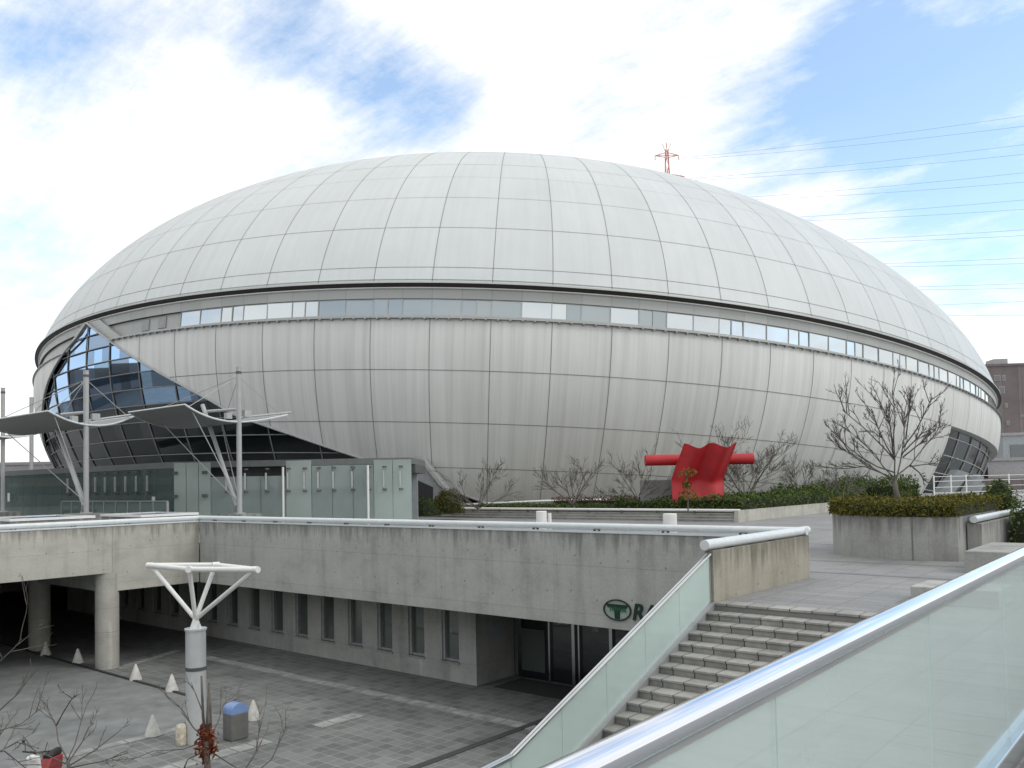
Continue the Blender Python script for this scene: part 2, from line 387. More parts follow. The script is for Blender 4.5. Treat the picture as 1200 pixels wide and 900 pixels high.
# stairs: 17 steps, a landing, 18 more steps
RIS, TRD = .1517, .40
stp = MB(); Y0 = 17.05
def step(y1, z):
    stp.box(-8.56, -4.45, y1-TRD, y1, z-.9, z-.045)
    stp.box(-8.56, -4.45, y1-TRD-.036, y1-.038, z-.045, z)
y = Y0; z = 0
stp.box(-8.56, -4.45, Y0-.036, Y0+.42, -.045, .0065)
for i in range(17):
    z -= RIS; step(y, z); y -= TRD
YL = y
z -= RIS; ZLAND = z
stp.box(-8.56, -4.45, y-2.4, y, z-.9, z); y -= 2.4
for i in range(16):
    z -= RIS; step(y, z); y -= TRD
struct(stp.build('stairs', 'stair', bevel=.008))
st = thing('stair_side_wall', 'dark concrete stringer wall under the glass balustrade of the stairs', 'wall', (-8.64, Y0, 0))
poly = [(-8.56, Y0, -5.3), (-8.56, Y0, .02), (-8.56, Y0-17*TRD, -17*RIS+.02), (-8.56, YL-2.4, ZLAND+.05), (-8.56, y, z+.05), (-8.56, y, -5.3)]
MB().extrude(poly, (-.2, 0, 0)).build('stringer', 'midmetal', st)

# ------------------------------------------------------------------ railing helper
def clips(parent, pts, r, step_=1.7):
    for i in range(len(pts)-1):
        a, b = Vector(pts[i]), Vector(pts[i+1]); n = int((b-a).length/step_); d = (b-a).normalized(); sd_ = d.cross(Vector((0, 0, 1)))
        for k in range(n):
            c = a+d*(step_*(k+.5)); mb = MB()
            z0, z1 = c.z-.25, c.z-r*.86
            for t in (-.10, .075):
                q = c+d*t; e = d*.028; w = sd_*.05
                mb.prism([(q.x-w.x, q.y-w.y), (q.x-w.x+e.x, q.y-w.y+e.y), (q.x+w.x+e.x, q.y+w.y+e.y), (q.x+w.x, q.y+w.y)], z0+.1, z1)
            mb.prism([((c-d*.1-sd_*.05).x, (c-d*.1-sd_*.05).y), ((c+d*.103-sd_*.05).x, (c+d*.103-sd_*.05).y), ((c+d*.103+sd_*.05).x, (c+d*.103+sd_*.05).y), ((c-d*.1+sd_*.05).x, (c-d*.1+sd_*.05).y)], z0+.085, z0+.115)
            mb.build('rail_clip', 'darkmetal', parent)

# ------------------------------------------------------------------ sunken building under the plaza (long wall)
sb = thing('station_hall', 'low concrete hall sunk below the plaza with slot windows and glazed doors', 'building', (-24, 22.3, ZL))
fw = MB()
fw.box(-38.55, -8.78, 22.3, 22.62, -1.89, 1.11)
fwo = fw.build('parapet_wall', 'concrete', sb, bevel=.015)
pr = MB(); pr.tube([(-38.62, 22.42, 1.25), (-8.55, 22.42, 1.25)], .105, 16)
pro = pr.build('pipe_rail', 'pipe', sb, smooth=True, auto=40)
clips(pro, [(-38.5, 22.36, 1.25), (-8.7, 22.36, 1.25)], .105, 2.45)
MB().box(-38.5, -8.8, 22.27, 22.55, 1.055, 1.112).build('coping_flashing', 'pipe', sb)
# recessed wall with slot windows
YW = 25.04
rw = MB()
wx = [(-23.83-.96-1.975*k, -23.83-1.975*k) for k in range(16)]
rw.box(-60, -22.9, YW, YW+.4, ZL, -4.5)
edges = [-22.9]
for a, b in wx: edges += [b, a]
edges.append(-60)
for k in range(0, len(edges), 2):
    rw.box(edges[k+1], edges[k], YW, YW+.4, -4.498, -1.864)
rw.box(-22.9-.4, -22.9, YW+.4, 27.4, ZL, -1.864)
rw.build('recessed_wall', 'concrete', sb)
for a, b in wx:
    f = MB()
    f.box(a+.003, a+.13, YW+.06, YW+.3, -4.497, -1.87); f.box(b-.06, b-.003, YW+.12, YW+.3, -4.497, -1.87)
    f.box(a+.13, b-.06, YW+.1, YW+.3, -4.497, -4.40); f.box(a-.04, b+.04, YW-.06, YW+.058, -4.56, -4.50)
    fo = f.build('window', 'midmetal', sb)
    MB().box(a+.13, b-.06, YW+.2, YW+.23, -4.40, -1.87).build('pane', 'slot_glass', fo)
# glazed entrance
YE = 27.3
gl = MB(); gl.box(-22.88, -8.6, YE+.06, YE+.09, ZL, -1.87); gl.build('door_glazing', 'dark_glass', sb)
mu = MB()
for x, w in ((-22.75, .16), (-21.0, .07), (-19.85, .14), (-19.55, .07), (-18.1, .14), (-17.2, .06), (-16.1, .08), (-15.5, .08), (-14.1, .1), (-12.6, .1), (-11.2, .1), (-9.8, .1)):
    mu.box(x, x+w, YE-.06, YE+.058, ZL, -1.87)
mu.box(-22.7, -8.6, YE-.03, YE+.055, -2.75, -2.68)
mu.build('mullions', 'steel', sb)
nt_ = MB(); nt_.box(-17.05, -16.35, YE+.035, YE+.056, -3.2, -2.5); nt_.build('notice', 'paper', sb)
lt = MB(); lt.box(-20.6, -20.05, YE+.03, YE+.056, -2.95, -2.82); lt.build('door_sign', 'paper', sb)
pnl = MB(); pnl.box(-22.45, -21.25, YE+.02, YE+.055, -5.0, -3.3); pnl.build('door_panel', 'slot_glass', sb)
MB().box(-22.3, -12, 25.3, 27.1, ZL-.01, ZL+.01).build('door_mat', 'drain', sb)
MB().box(-22.898, -22.885, 25.95, 26.7, -3.55, -3.15).build('wall_plaque', 'pier', sb)
# back of hall closed
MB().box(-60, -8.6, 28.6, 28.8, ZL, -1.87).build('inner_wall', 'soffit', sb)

# sign: oval T emblem and letters
sg = thing('wall_sign', 'dark green oval T emblem and RA letters fixed on the concrete parapet', 'sign', (-14.0, 22.29, -1.3))
def ring(mb, cx_, cz, a0, b0, a1, b1, y0, y1, n=48):
    vs = []
    for k in range(n):
        t = 2*math.pi*k/n; c, s = math.cos(t), math.sin(t)
        vs += [(cx_+a0*c, y0, cz+b0*s), (cx_+a1*c, y0, cz+b1*s), (cx_+a0*c, y1, cz+b0*s), (cx_+a1*c, y1, cz+b1*s)]
    fs = []
    for k in range(n):
        i, j = 4*k, 4*((k+1) % n)
        fs += [(i, j, j+1, i+1), (i+2, i+3, j+3, j+2), (i, i+2, j+2, j), (i+1, j+1, j+3, i+3)]
    mb.add(vs, fs)
ex, ez = -14.47, -1.285
bg = MB(); n = 48
bg.extrude([(ex+.47*math.cos(2*math.pi*k/n), 22.297, ez+.30*math.sin(2*math.pi*k/n)) for k in range(n)], (0, -.02, 0)); bg.build('emblem_field', 'logo3', sg)
em = MB(); ring(em, ex, ez, .50, .325, .462, .29, 22.295, 22.24)
em.extrude([(ex-.40, 22.276, ez+.17), (ex+.40, 22.276, ez+.17), (ex+.33, 22.276, ez+.06), (ex+.10, 22.276, ez+.04), (ex+.085, 22.276, ez-.27), (ex-.085, 22.276, ez-.27), (ex-.10, 22.276, ez+.04), (ex-.33, 22.276, ez+.06)], (0, -.03, 0))
em.build('emblem', 'logo', sg)
def text(body, size, loc, rot, m, name, parent, ext=.02, shear=0., sx=1.):
    cu = bpy.data.curves.new(name, 'FONT'); cu.body = body; cu.size = size; cu.extrude = ext; cu.shear = shear; cu.offset = size*.018
    o = bpy.data.objects.new('tmp', cu); COL.objects.link(o)
    dg = bpy.context.evaluated_depsgraph_get(); me = bpy.data.meshes.new_from_object(o.evaluated_get(dg))
    bpy.data.objects.remove(o)
    me.name = name; me.materials.clear(); me.materials.append(MT[m])
    t = bpy.data.objects.new(name, me); COL.objects.link(t); t.parent = parent
    t.location = Vector(loc)-parent_loc(parent); t.rotation_euler = rot; t.scale = (sx, 1, 1)
    return t
text('RA', .70, (-13.95, 22.27, -1.53), (R(90), 0, 0), 'logo', 'letters', sg, .025, .2, .95)
text('TOWA', .19, (ex-.29, 22.24, ez-.05), (R(90), 0, 0), 'logo2', 'emblem_letters', sg, .006, 0, 1.05)

# return parapet beside the stair top
rp = thing('stair_parapet', 'brownish concrete parapet stub with a fat pipe rail at the stair top', 'wall', (-8.68, 19.7, 0))
MB().box(-8.78, -8.58, 17.05, 22.62, -5.3, 1.13).build('wall', 'concrete_brown', rp, bevel=.015)
p_ = MB(); p_.tube([(-8.68, 16.85, 1.26), (-8.68, 22.75, 1.26)], .112, 18); po = p_.build('pipe_rail', 'pipe', rp, smooth=True, auto=40)
clips(po, [(-8.68, 16.9, 1.26), (-8.68, 22.6, 1.26)], .112, 2.3)

# left deck edge wall + columns + beam
lw = thing('deck_edge_wall', 'pale concrete deck edge beam with pipe rail spanning over round columns', 'wall', (-38.8, 15, 0))
w = MB(); w.box(-38.95, -38.57, 18.05, 22.28, -1.87, 1.108); w.box(-38.95, -38.57, -60, 18.05, -1.04, 1.108)
w.box(-39.2, -38.97, 18.3, 22.4, -1.86, -1.01)
w.build('wall', 'concrete_warm', lw, bevel=.015)
b = MB(); b.box(-75, -38.6, 17.75, 18.3, -1.88, -1.02); b.box(-75, -38.96, 8, 8.5, -1.7, -1.02); b.build('cross_beam', 'concrete', lw)
p_ = MB(); p_.tube([(-38.72, -60, 1.25), (-38.72, 22.5, 1.25)], .105, 16); po = p_.build('pipe_rail', 'pipe', lw, smooth=True, auto=40)
clips(po, [(-38.72, 8, 1.25), (-38.72, 22.2, 1.25)], .105, 2.4)
MB().box(-38.9, -38.54, -60, 22.25, 1.055, 1.112).build('coping_flashing', 'pipe', lw)
c0 = MB().lathe((0, 0, 0), [(.5, 0), (.5, 1.6), (.488, 1.61), (.488, 1.63), (.5, 1.64), (.5, 4.27)], 28).build('round_column', 'column', None, smooth=True, auto=35)
c0.location = (-39.0, 18.0, ZL-.01)
tag(c0, 'pale round concrete column standing at the corner of the deck edge beam', 'column', 'round columns under the deck')
for (x, yy, lab) in ((-46.4, 18.0, 'shaded round concrete column farther back under the left deck'),):
    c = c0.copy(); COL.objects.link(c); c.location = (x, yy, ZL-.01); c['label'] = lab
for (x, yy, lab) in ((-53.8, 18.0, 'third round column back in the dark undercroft'),):
    c = c0.copy(); COL.objects.link(c); c.location = (x, yy, ZL-.01); c['label'] = lab
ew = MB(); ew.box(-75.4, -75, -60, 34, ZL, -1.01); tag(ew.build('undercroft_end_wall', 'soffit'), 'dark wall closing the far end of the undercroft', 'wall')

# ------------------------------------------------------------------ balustrades
sbal = thing('stair_balustrade', 'pale green glass balustrade with steel cap rail descending along the stairs', 'balustrade', (-8.66, Y0, 0))
HR = 1.03
top = [(-8.66, Y0-.05, HR+.02), (-8.66, Y0-17*TRD, -17*RIS+HR), (-8.66, YL-2.6, ZLAND+RIS+HR-.16)]
cr_ = MB()
for i in range(2):
    a, b = Vector(top[i]), Vector(top[i+1])
    cr_.tube([a+Vector((-.035, 0, 0)), b+Vector((-.035, 0, 0))], .028, 10); cr_.tube([a+Vector((.035, 0, 0)), b+Vector((.035, 0, 0))], .028, 10)
    cr_.extrude([a+Vector((-.02, 0, -.05)), a+Vector((.02, 0, -.05)), a+Vector((.02, 0, .0)), a+Vector((-.02, 0, .0))], b-a)
cr_.tube([(-8.66, Y0-.03, .03), (-8.66, Y0-.03, HR+.05)], .02, 8)
cr_.build('cap_rail', 'steel', sbal)
n_p = 5
for k in range(n_p):
    f0, f1 = k/n_p, (k+1)/n_p
    ya, yb = Y0-.06-f0*17*TRD, Y0-.06-f1*17*TRD+.015
    za, zb = -f0*17*RIS, -f1*17*RIS+.005
    MB().extrude([(-8.667, ya, za+.03), (-8.667, yb, zb+.03), (-8.667, yb, zb+HR-.05), (-8.667, ya, za+HR-.05)], (.014, 0, 0)).build('glass_panel', 'stair_glass', sbal)
MB().extrude([(-8.667, YL-.02, ZLAND+.1), (-8.667, YL-2.4, ZLAND+.1), (-8.667, YL-2.4, ZLAND+HR-.05), (-8.667, YL-.02, -17*RIS+HR-.06)], (.014, 0, 0)).build('glass_panel', 'stair_glass', sbal)

nb = thing('footbridge_balustrade', 'thick polished steel handrail over large pale green glass panels', 'balustrade', (-.97, 3, 1.1))
rl = lambda yy: 2.15+(yy-1.93)*.0118
MB().tube([(-.97, -4, rl(-4)), (-.97, 15, rl(15))], .037, 32).build('handrail', 'chrome', nb, smooth=True, auto=40)
ch = MB(); ch.extrude([(-.985, -4, rl(-4)-.05), (-.955, -4, rl(-4)-.05), (-.955, -4, rl(-4)-.03), (-.985, -4, rl(-4)-.03)], (0, 19, 19*.0118)); ch.build('rail_channel', 'midmetal', nb)
bc = MB(); bc.box(-1.02, -.92, -4, 15, 1.106, 1.235); bc.build('base_channel', 'steel', nb, bevel=.01)
yj = [-2.5, -.8, .72, 2.26, 3.84, 5.42, 7.0, 8.58, 10.2, 11.8, 13.4, 15]
for a, b in zip(yj[:-1], yj[1:]):
    MB().extrude([(-.976, a+.006, 1.22), (-.976, b-.006, 1.22), (-.976, b-.006, rl(b)-.04), (-.976, a+.006, rl(a)-.04)], (.012, 0, 0)).build('glass_panel', 'near_glass', nb)

# ------------------------------------------------------------------ dome geometry (fitted to the photograph)
DQ = [-81.5280166606256, 95.51059417962472, 13.438895944354552, 62.09642533532252, 1.624609311920363, -0.004211780423656635, 0.08310549240343364]
T0, DT, DH, PW = -2.487518528478881, 0.07399194210640161, 28.985667830633144, 0.6736566779754695
TL = [0.0, 0.07103029, 0.23095693, 0.37109043, 0.49447571, 0.59692285]
QW = 1.1223737742026045; SH = (0.28732753083037443, 0.20438845392484156)
HM = [-0.0670840527563595, -0.0480598259693806, -0.023533326678369982, -0.07148147793160688, 0, -0.0164539825555062]
SCL = 1.14
C0 = np.array(DQ[:3]); _n = np.array([DQ[5], DQ[6], 1.]); _n /= np.linalg.norm(_n)
_e1 = np.array([math.cos(DQ[4]), math.sin(DQ[4]), 0]); _e1 -= _n*(_e1@_n); _e1 /= np.linalg.norm(_e1); _e2 = np.cross(_n, _e1)
CAM0 = np.array([0, 0, EYE])
def dome(th, r, z):
    th, r, z = np.broadcast_arrays(np.asarray(th, float), np.asarray(r, float), np.asarray(z, float))
    r = r*(1+HM[0]*np.cos(2*th)+HM[1]*np.sin(2*th)+HM[2]*np.cos(3*th)+HM[3]*np.sin(3*th)+HM[5]*np.sin(4*th))
    zp = np.maximum(z, 0)[..., None]
    P = C0+zp*(SH[0]*_e1+SH[1]*_e2)+(63.5*r*np.cos(th))[..., None]*_e1+(DQ[3]*r*np.sin(th))[..., None]*_e2+z[..., None]*_n
    return CAM0+SCL*(P-CAM0)
def rz_up(t): return np.cos(t)**PW, DH*np.sin(t)**QW
LZ = np.array([-30, -20, -17, -13.734, -10.333, -6.553, -2.717, 0, 1]); LR = np.array([.72, .862, .905, .9439, .9748, .9962, 1.0029, 1.0029, 1.0029])
# smooth quadratic-ish profile through the fitted rings
_pf = np.polyfit(LZ[1:7], LR[1:7], 3)
def r_low(z): z = np.asarray(z, float); return np.where(z > -2.717, 1.0029, np.polyval(_pf, z)-np.polyval(_pf, -2.717)+1.0029)
def mer(i): return T0+DT*i
GIRTH = 5.25*SCL/DT     # metres per radian, roughly
I0, I1 = -30, 55        # 85 bays
TH_END = T0+2*math.pi
def grid_mesh(mb, th, cols, uvv, mi=0, closed=False):
    """cols: array (nth, nz, 3)"""
    nt, nz = cols.shape[:2]; o = len(mb.v)
    mb.v += [tuple(p) for p in cols.reshape(-1, 3)]
    if mb.uv is None: mb.uv = []
    mb.uv += [(GIRTH*th[i], uvv[i][j]) for i in range(nt) for j in range(nz)]
    for i in range(nt if closed else nt-1):
        i2 = (i+1) % nt
        for j in range(nz-1):
            mb.f.append((o+i*nz+j, o+i2*nz+j, o+i2*nz+j+1, o+i*nz+j+1)); mb.m.append(mi)
def ribbon(mb, pts, nrm_in, w, mi=1):
    """thin raised strip along pts (n,3); nrm_in unit side vectors"""
    o = len(mb.v); n = len(pts)
    for p, s in zip(pts, nrm_in):
        mb.v.append(tuple(p-s*w)); mb.v.append(tuple(p+s*w)); mb.uv += [(0, 0), (0, 0)]
    for k in range(n-1): mb.f.append((o+2*k, o+2*k+1, o+2*k+3, o+2*k+2)); mb.m.append(mi)

dm = thing('dome_arena', 'huge silver grey egg shaped dome with ribbon windows and seamed cladding', 'dome', (float(C0[0]*SCL), float(C0[1]*SCL), 0))
# roof
rf = MB(); rf.uv = []
NTH = 85*4
ths = np.linspace(T0+DT*I0, T0+DT*I0+2*math.pi, NTH+1)
tt = np.concatenate([np.linspace(0, .6, 44), np.linspace(.63, math.pi/2-.02, 26)])
rr, zz = rz_up(tt)
cols = dome(ths[:, None], rr[None], zz[None])
arc = tt*34
grid_mesh(rf, ths, cols, [arc]*len(ths))
apex = dome(0, 0, DH)
o = len(rf.v); rf.v.append(tuple(apex)); rf.uv.append((0, 0))
nz = len(tt)
for i in range(NTH): rf.f.append((i*nz+nz-1, (i+1)*nz+nz-1, o)); rf.m.append(0)
def outward(P, off): # push points off the shell away from the dome's middle
    c = np.array(dome(0, 0, 0)); d = P-c; d = d/np.linalg.norm(d, axis=-1, keepdims=True); return P+d*off
def seam_mer(mb, th, r, z, w, off=.03):
    P = outward(dome(th, r, z), off); Q = outward(dome(th+1e-3, r, z), off); s = Q-P; s /= np.linalg.norm(s, axis=-1, keepdims=True)
    ribbon(mb, P, s, w)
def seam_lat(mb, tha, thb, r, z, w, n=240, off=.03, dz=None):
    t = np.linspace(tha, thb, n); P = outward(dome(t, r, z), off)
    r2, z2 = dz; Q = outward(dome(t, r2, z2), off); s = Q-P; s /= np.linalg.norm(s, axis=-1, keepdims=True); ribbon(mb, P, s, w)
ts = np.linspace(0.004, 1.2, 70); rs_, zs_ = rz_up(ts)
for i in range(I0, I1): seam_mer(rf, mer(i), rs_, zs_, .021)
for k, (tv, wd) in enumerate(zip(TL[1:], (.02, .02, .016, .011, .022))):
    a = rz_up(tv); b = rz_up(tv+.003); seam_lat(rf, T0+DT*I0, T0+DT*I0+2*math.pi, a[0], a[1], wd, 341, dz=b)
tv = .78; a = rz_up(tv); b = rz_up(tv+.003); seam_lat(rf, T0+DT*I0, T0+DT*I0+2*math.pi, a[0], a[1], .04, 341, dz=b)
rf.build('roof_shell', ['roof', 'seam'], dm, smooth=True, auto=30)
# guard wires along the ridge of the roof (thin light line)
def ring_prof(name, prof, mats, mi, parent, tha=None, thb=None, n=NTH, smooth=True, thick_mi=None):
    tha = T0+DT*I0 if tha is None else tha; thb = T0+DT*I0+2*math.pi if thb is None else thb
    t = np.linspace(tha, thb, n+1); mb = MB(); mb.uv = []
    for (p, q, k) in prof:
        cl = dome(t[:, None], np.array([[p[0], q[0]]]), np.array([[p[1], q[1]]])); grid_mesh(mb, t, cl, [[0, 1]]*len(t), k)
    return mb.build(name, mats, parent, smooth=smooth, auto=30)
def panel_mat():
    m, nt, b = nmat('fascia_panel')
    uv = N(nt, 'ShaderNodeUVMap'); uv.uv_map = 'uv'; sx = N(nt, 'ShaderNodeSeparateXYZ'); L(nt, uv.outputs[0], sx.inputs[0])
    k = N(nt, 'ShaderNodeMath', operation='MULTIPLY_ADD'); k.inputs[1].default_value = 2/(GIRTH*DT); k.inputs[2].default_value = 400-2*T0/DT; L(nt, sx.outputs[0], k.inputs[0])
    f = N(nt, 'ShaderNodeMath', operation='FRACT'); L(nt, k.outputs[0], f.inputs[0])
    fl = N(nt, 'ShaderNodeMath', operation='FLOOR'); L(nt, k.outputs[0], fl.inputs[0]); wn = N(nt, 'ShaderNodeTexWhiteNoise', noise_dimensions='1D'); L(nt, fl.outputs[0], wn.inputs['W'])
    col = mul(nt, ramp(nt, f.outputs[0], [(.0, (.14, .14, .14)), (.018, (.40, .415, .40))]), ramp(nt, wn.outputs[0], [(0, .93), (1, 1.06)]))
    L(nt, col, b.inputs['Base Color']); b.inputs['Roughness'].default_value = .45
    return m
MT['fascia_panel'] = panel_mat()
# eaves: light lip, black gutter slot, white trim
ring_prof('eaves_gutter', [((1.0, .10), (1.0055, .10), 2), ((1.0055, .10), (1.0055, -.03), 2), ((1.0055, -.03), (1.003, -.05), 0), ((1.003, -.05), (.9985, -.24), 0),
          ((1.0, .40), (1.0012, .38), 2), ((.9985, -.24), (.9994, -.25), 1), ((.9994, -.25), (.9994, -.32), 1), ((.9994, -.32), (.994, -.34), 1)], ['gutter', 'white', 'fascia'], 0, dm)
# fascia band
fb = ring_prof('fascia_band', [((.9965, -.33), (.9965, -1.08), 0), ((.9965, -1.08), (.992, -1.10), 1), ((.9925, -1.08), (.9925, -2.4), 0)], ['fascia_panel', 'gutter'], 0, dm)
# sill ledge with drip brackets
ring_prof('window_sill', [((.990, -2.36), (.9975, -2.38), 0), ((.9975, -2.38), (.9975, -2.46), 0), ((.9975, -2.46), (1.004, -2.62), 1), ((1.004, -2.62), (1.0060, -2.64), 0), ((1.0060, -2.64), (1.0060, -2.72), 0), ((1.0060, -2.72), (1.0, -2.74), 1)],
          ['fascia', 'midmetal'], 0, dm, tha=-3.085, thb=3.042)
bk = MB(); tb2 = []; zb2 = []
for i in range(-8, 22):
    for f in range(5):
        th = mer(i+f/5+.1); tb2 += [th-.0002, th, th+.0022, th+.0024]; zb2 += [-2.745, -2.85, -2.85, -2.745]
tb2 = np.array(tb2); zb2 = np.array(zb2); n_ = len(tb2)
A1 = dome(tb2, np.full(n_, 1.0072), np.full(n_, -2.73)); A2 = dome(tb2, np.full(n_, 1.0072), zb2); A3 = dome(tb2, np.full(n_, 1.0025), zb2)
bk.add([tuple(p) for p in A1]+[tuple(p) for p in A2]+[tuple(p) for p in A3], [(k, k+1, n_+k+1, n_+k) for k in range(n_-1)]+[(n_+k, n_+k+1, 2*n_+k+1, 2*n_+k) for k in range(n_-1)])
bk.build('drip_edge', 'midmetal', dm)
# ribbon windows: two wide panes then two halves, repeated (starts at seam -6)
def shell_box(mb, a, b, ro, ri, z0, z1):
    P = dome(np.array([a, b, b, a]), np.array(ro), np.array([z0, z0, z1, z1])); Q = dome(np.array([a, b, b, a]), np.array(ri), np.array([z0, z0, z1, z1]))
    mb.add([tuple(p) for p in P]+[tuple(p) for p in Q], [(0, 1, 2, 3), (7, 6, 5, 4), (0, 4, 5, 1), (1, 5, 6, 2), (2, 6, 7, 3), (3, 7, 4, 0)])
pos = -6.0; k = 0; random.seed(5)
while pos < 21.5:
    wd = .5 if k % 4 < 2 else .25
    a, b = mer(pos), mer(pos+wd); d_ = .00055
    w_ = MB()
    shell_box(w_, a+1e-5, a+d_, [.9956]*4, [.993]*4, -2.38, -1.10); shell_box(w_, b-d_, b-1e-5, [.9956]*4, [.993]*4, -2.38, -1.10)
    shell_box(w_, a+d_, b-d_, [.9955]*4, [.993]*4, -2.38, -2.33); shell_box(w_, a+d_, b-d_, [.9955]*4, [.993]*4, -1.14, -1.10)
    wo = w_.build('ribbon_window', 'fascia', dm)
    j = random.uniform(-.0003, .0003); j2 = random.uniform(-.0003, .0005); r0 = .9948
    p_ = MB(); shell_box(p_, a+d_, b-d_, [r0+j, r0-j, r0-j-j2, r0+j-j2], [.9935]*4, -2.33, -1.14)
    p_.build('pane', 'band_dull' if (-3.2 < pos < 3.2 and random.random() > .1) else 'band_glass', wo)
    pos += wd; k += 1
# small louvres in the plain part of the band
for pi_ in (-7.15, -6.65):
    lv = MB(); shell_box(lv, mer(pi_), mer(pi_+.22), [.9938]*4, [.992]*4, -2.2, -1.25); lv.build('louvre', 'midmetal', dm)
# lower hull, cut out for two glass entrances
AP = 3.126
Lb = np.array([[2.70, -22], [2.743, -10.6], [2.812, -8.54], [2.877, -7.13], [2.911, -6.03], [2.948, -4.92], [2.995, -3.72], [3.042, -2.61], [3.089, -1.71], [AP, -.55]])
Rb = np.array([[AP, -.55], [3.267, -4.62], [3.4115, -8.64], [3.45, -9.84], [3.5264, -11.25], [3.597, -12.55], [3.655, -13.56], [3.80, -16.3], [3.98, -22]])
def zcut_tri(th): return np.where(th < AP, np.interp(th, Lb[:, 0], Lb[:, 1]), np.interp(th, Rb[:, 0], Rb[:, 1]))
EA, EB = -1.667, -.95
ZB = -22.
hl = MB(); hl.uv = []
NZ = 40
def seg(tha, thb, zc, n):
    t = np.linspace(tha, thb, n+1); zb = zc(t); zb = np.minimum(zb, -2.718)
    f = np.linspace(0, 1, NZ)[None]
    Z = -2.717+(zb[:, None]+2.717)*f
    grid_mesh(hl, t, dome(t[:, None], r_low(Z), Z), Z)
TP = 2*math.pi
z0c = lambda t: np.full_like(t, ZB)
seg(3.98-TP, EA, z0c, 150)
seg(EA, EB, lambda t: np.full_like(t, -6.553), 50)
seg(EB, 2.70, z0c, 170)
seg(2.70, AP, zcut_tri, 60); seg(AP, 3.98, zcut_tri, 80)
# reveal (thickness) along the cut edges
def edge_strip(mb, th, z, depth=.014, mi=0):
    P = dome(th, r_low(z), z); Q = dome(th, r_low(z)-depth, z); o = len(mb.v)
    for p, q in zip(P, Q): mb.v += [tuple(p), tuple(q)]; mb.uv += [(0, 0), (0, 0)]
    for k in range(len(P)-1): mb.f.append((o+2*k, o+2*k+1, o+2*k+3, o+2*k+2)); mb.m.append(mi)
edge_strip(hl, np.full(20, EA), np.linspace(-6.553, ZB, 20)); edge_strip(hl, np.linspace(EA, EB, 40), np.full(40, -6.553))
for i in range(I0, I1):
    th = mer(i); thn = th if th > 3.98-TP else th+TP
    thn2 = thn
    if 2.70 < thn2 < 3.98: zb = float(zcut_tri(np.array(thn2)))
    elif EA < thn2 < EB: zb = -6.553
    else: zb = -21.
    if zb > -2.8: continue
    zs = np.linspace(-2.73, zb, 30); seam_mer(hl, th, r_low(zs), zs, .024)
for zl in (-6.553, -10.333, -13.6, -17.):
    def rng(zl):
        out = []
        # right limit at EA, or all the way when the line runs above the entrance
        thl = float(np.interp(-zl, -Rb[:, 1], Rb[:, 0]))-TP
        out.append((thl, EA if zl < -6.6 else EB))
        thr = float(np.interp(zl, Lb[:, 1], Lb[:, 0])); out.append((EB, thr)); return out
    for a, b in rng(zl): seam_lat(hl, a, b, float(r_low(zl)), zl, .024, 260, dz=(float(r_low(zl-.01)), zl-.01))
hl.build('lower_hull', ['hull', 'seam'], dm, smooth=True, auto=30)
# glass of the triangular entrance
def glazing(name, tha, thb, zcf, dth, dz, inset, mat_, matm, th_off=0., zbot=-21., mr=.06, seedv=1, low=None):
    random.seed(seedv)
    g = MB(); m = MB()
    nb_ = int(math.ceil((thb-tha)/dth)); tb = [tha+th_off+k*dth for k in range(-1, nb_+2)]
    tb = [min(max(x, tha), thb) for x in tb]; tb = sorted(set(tb))
    for a, b in zip(tb[:-1], tb[1:]):
        zr = [-.4-k*dz for k in range(0, 40) if -.4-k*dz > zbot]+[zbot]
        # split where the cut bends (apex)
        subs = 3
        xs = np.linspace(a, b, subs+1)
        for x0, x1 in zip(xs[:-1], xs[1:]):
            for zt, zb in zip(zr[:-1], zr[1:]):
                c0_, c1_ = float(zcf(np.array(x0))), float(zcf(np.array(x1)))
                t0, t1 = min(zt, c0_), min(zt, c1_)
                if t0 <= zb and t1 <= zb: continue
                t0, t1 = max(t0, zb), max(t1, zb)
                key = hash((round(a, 4), round(zt, 3))) % 1000/1000-.5; key2 = hash((round(a, 4), round(zt, 3), 7)) % 1000/1000-.5
                def rr_(x, z): return float(r_low(z))-inset+key*.0010*(x-a)/(b-a)+key2*.0007*(z-zt)/dz
                # planar pane: interpolate corner points of the whole bay
                ca, cb = dome(a, rr_(a, zb), zb), dome(b, rr_(b, zb), zb); da, db = dome(a, rr_(a, zt), zt), dome(b, rr_(b, zt), zt)
                def pt(x, z):
                    u = (x-a)/(b-a); v = (z-zb)/(zt-zb); return (ca*(1-u)+cb*u)*(1-v)+(da*(1-u)+db*u)*v
                q = [pt(x0, zb), pt(x1, zb)]
                if t1 > zb+1e-4: q.append(pt(x1, t1))
                if t0 > zb+1e-4: q.append(pt(x0, t0))
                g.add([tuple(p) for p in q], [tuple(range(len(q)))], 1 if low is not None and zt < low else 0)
    for a in tb[1:-1]:
        zt = float(zcf(np.array(a)))
        if zt > zbot+.3:
            zs = np.linspace(zbot, zt, 10); m.tube([tuple(p) for p in dome(a, r_low(zs)-inset+.0012, zs)], mr*1.1, 6)
    for k in range(1, 40):
        z = -.4-k*dz
        if z < zbot: break
        t = np.linspace(tha, thb, 160); ok = zcf(t) > z
        if ok.any():
            t = t[ok]; m.tube([tuple(p) for p in dome(t, np.full_like(t, float(r_low(z)))-inset+.0012, np.full_like(t, z))], mr, 6)
    go = g.build(name, mat_, dm); m.build('mullions', matm, go)
    return go
glazing('entrance_glazing', 2.70, 3.98, zcut_tri, DT, 1.36, .003, ['tri_glass', 'dim_reflect_glass'], 'shade_plate', th_off=-.02, low=-8.2)
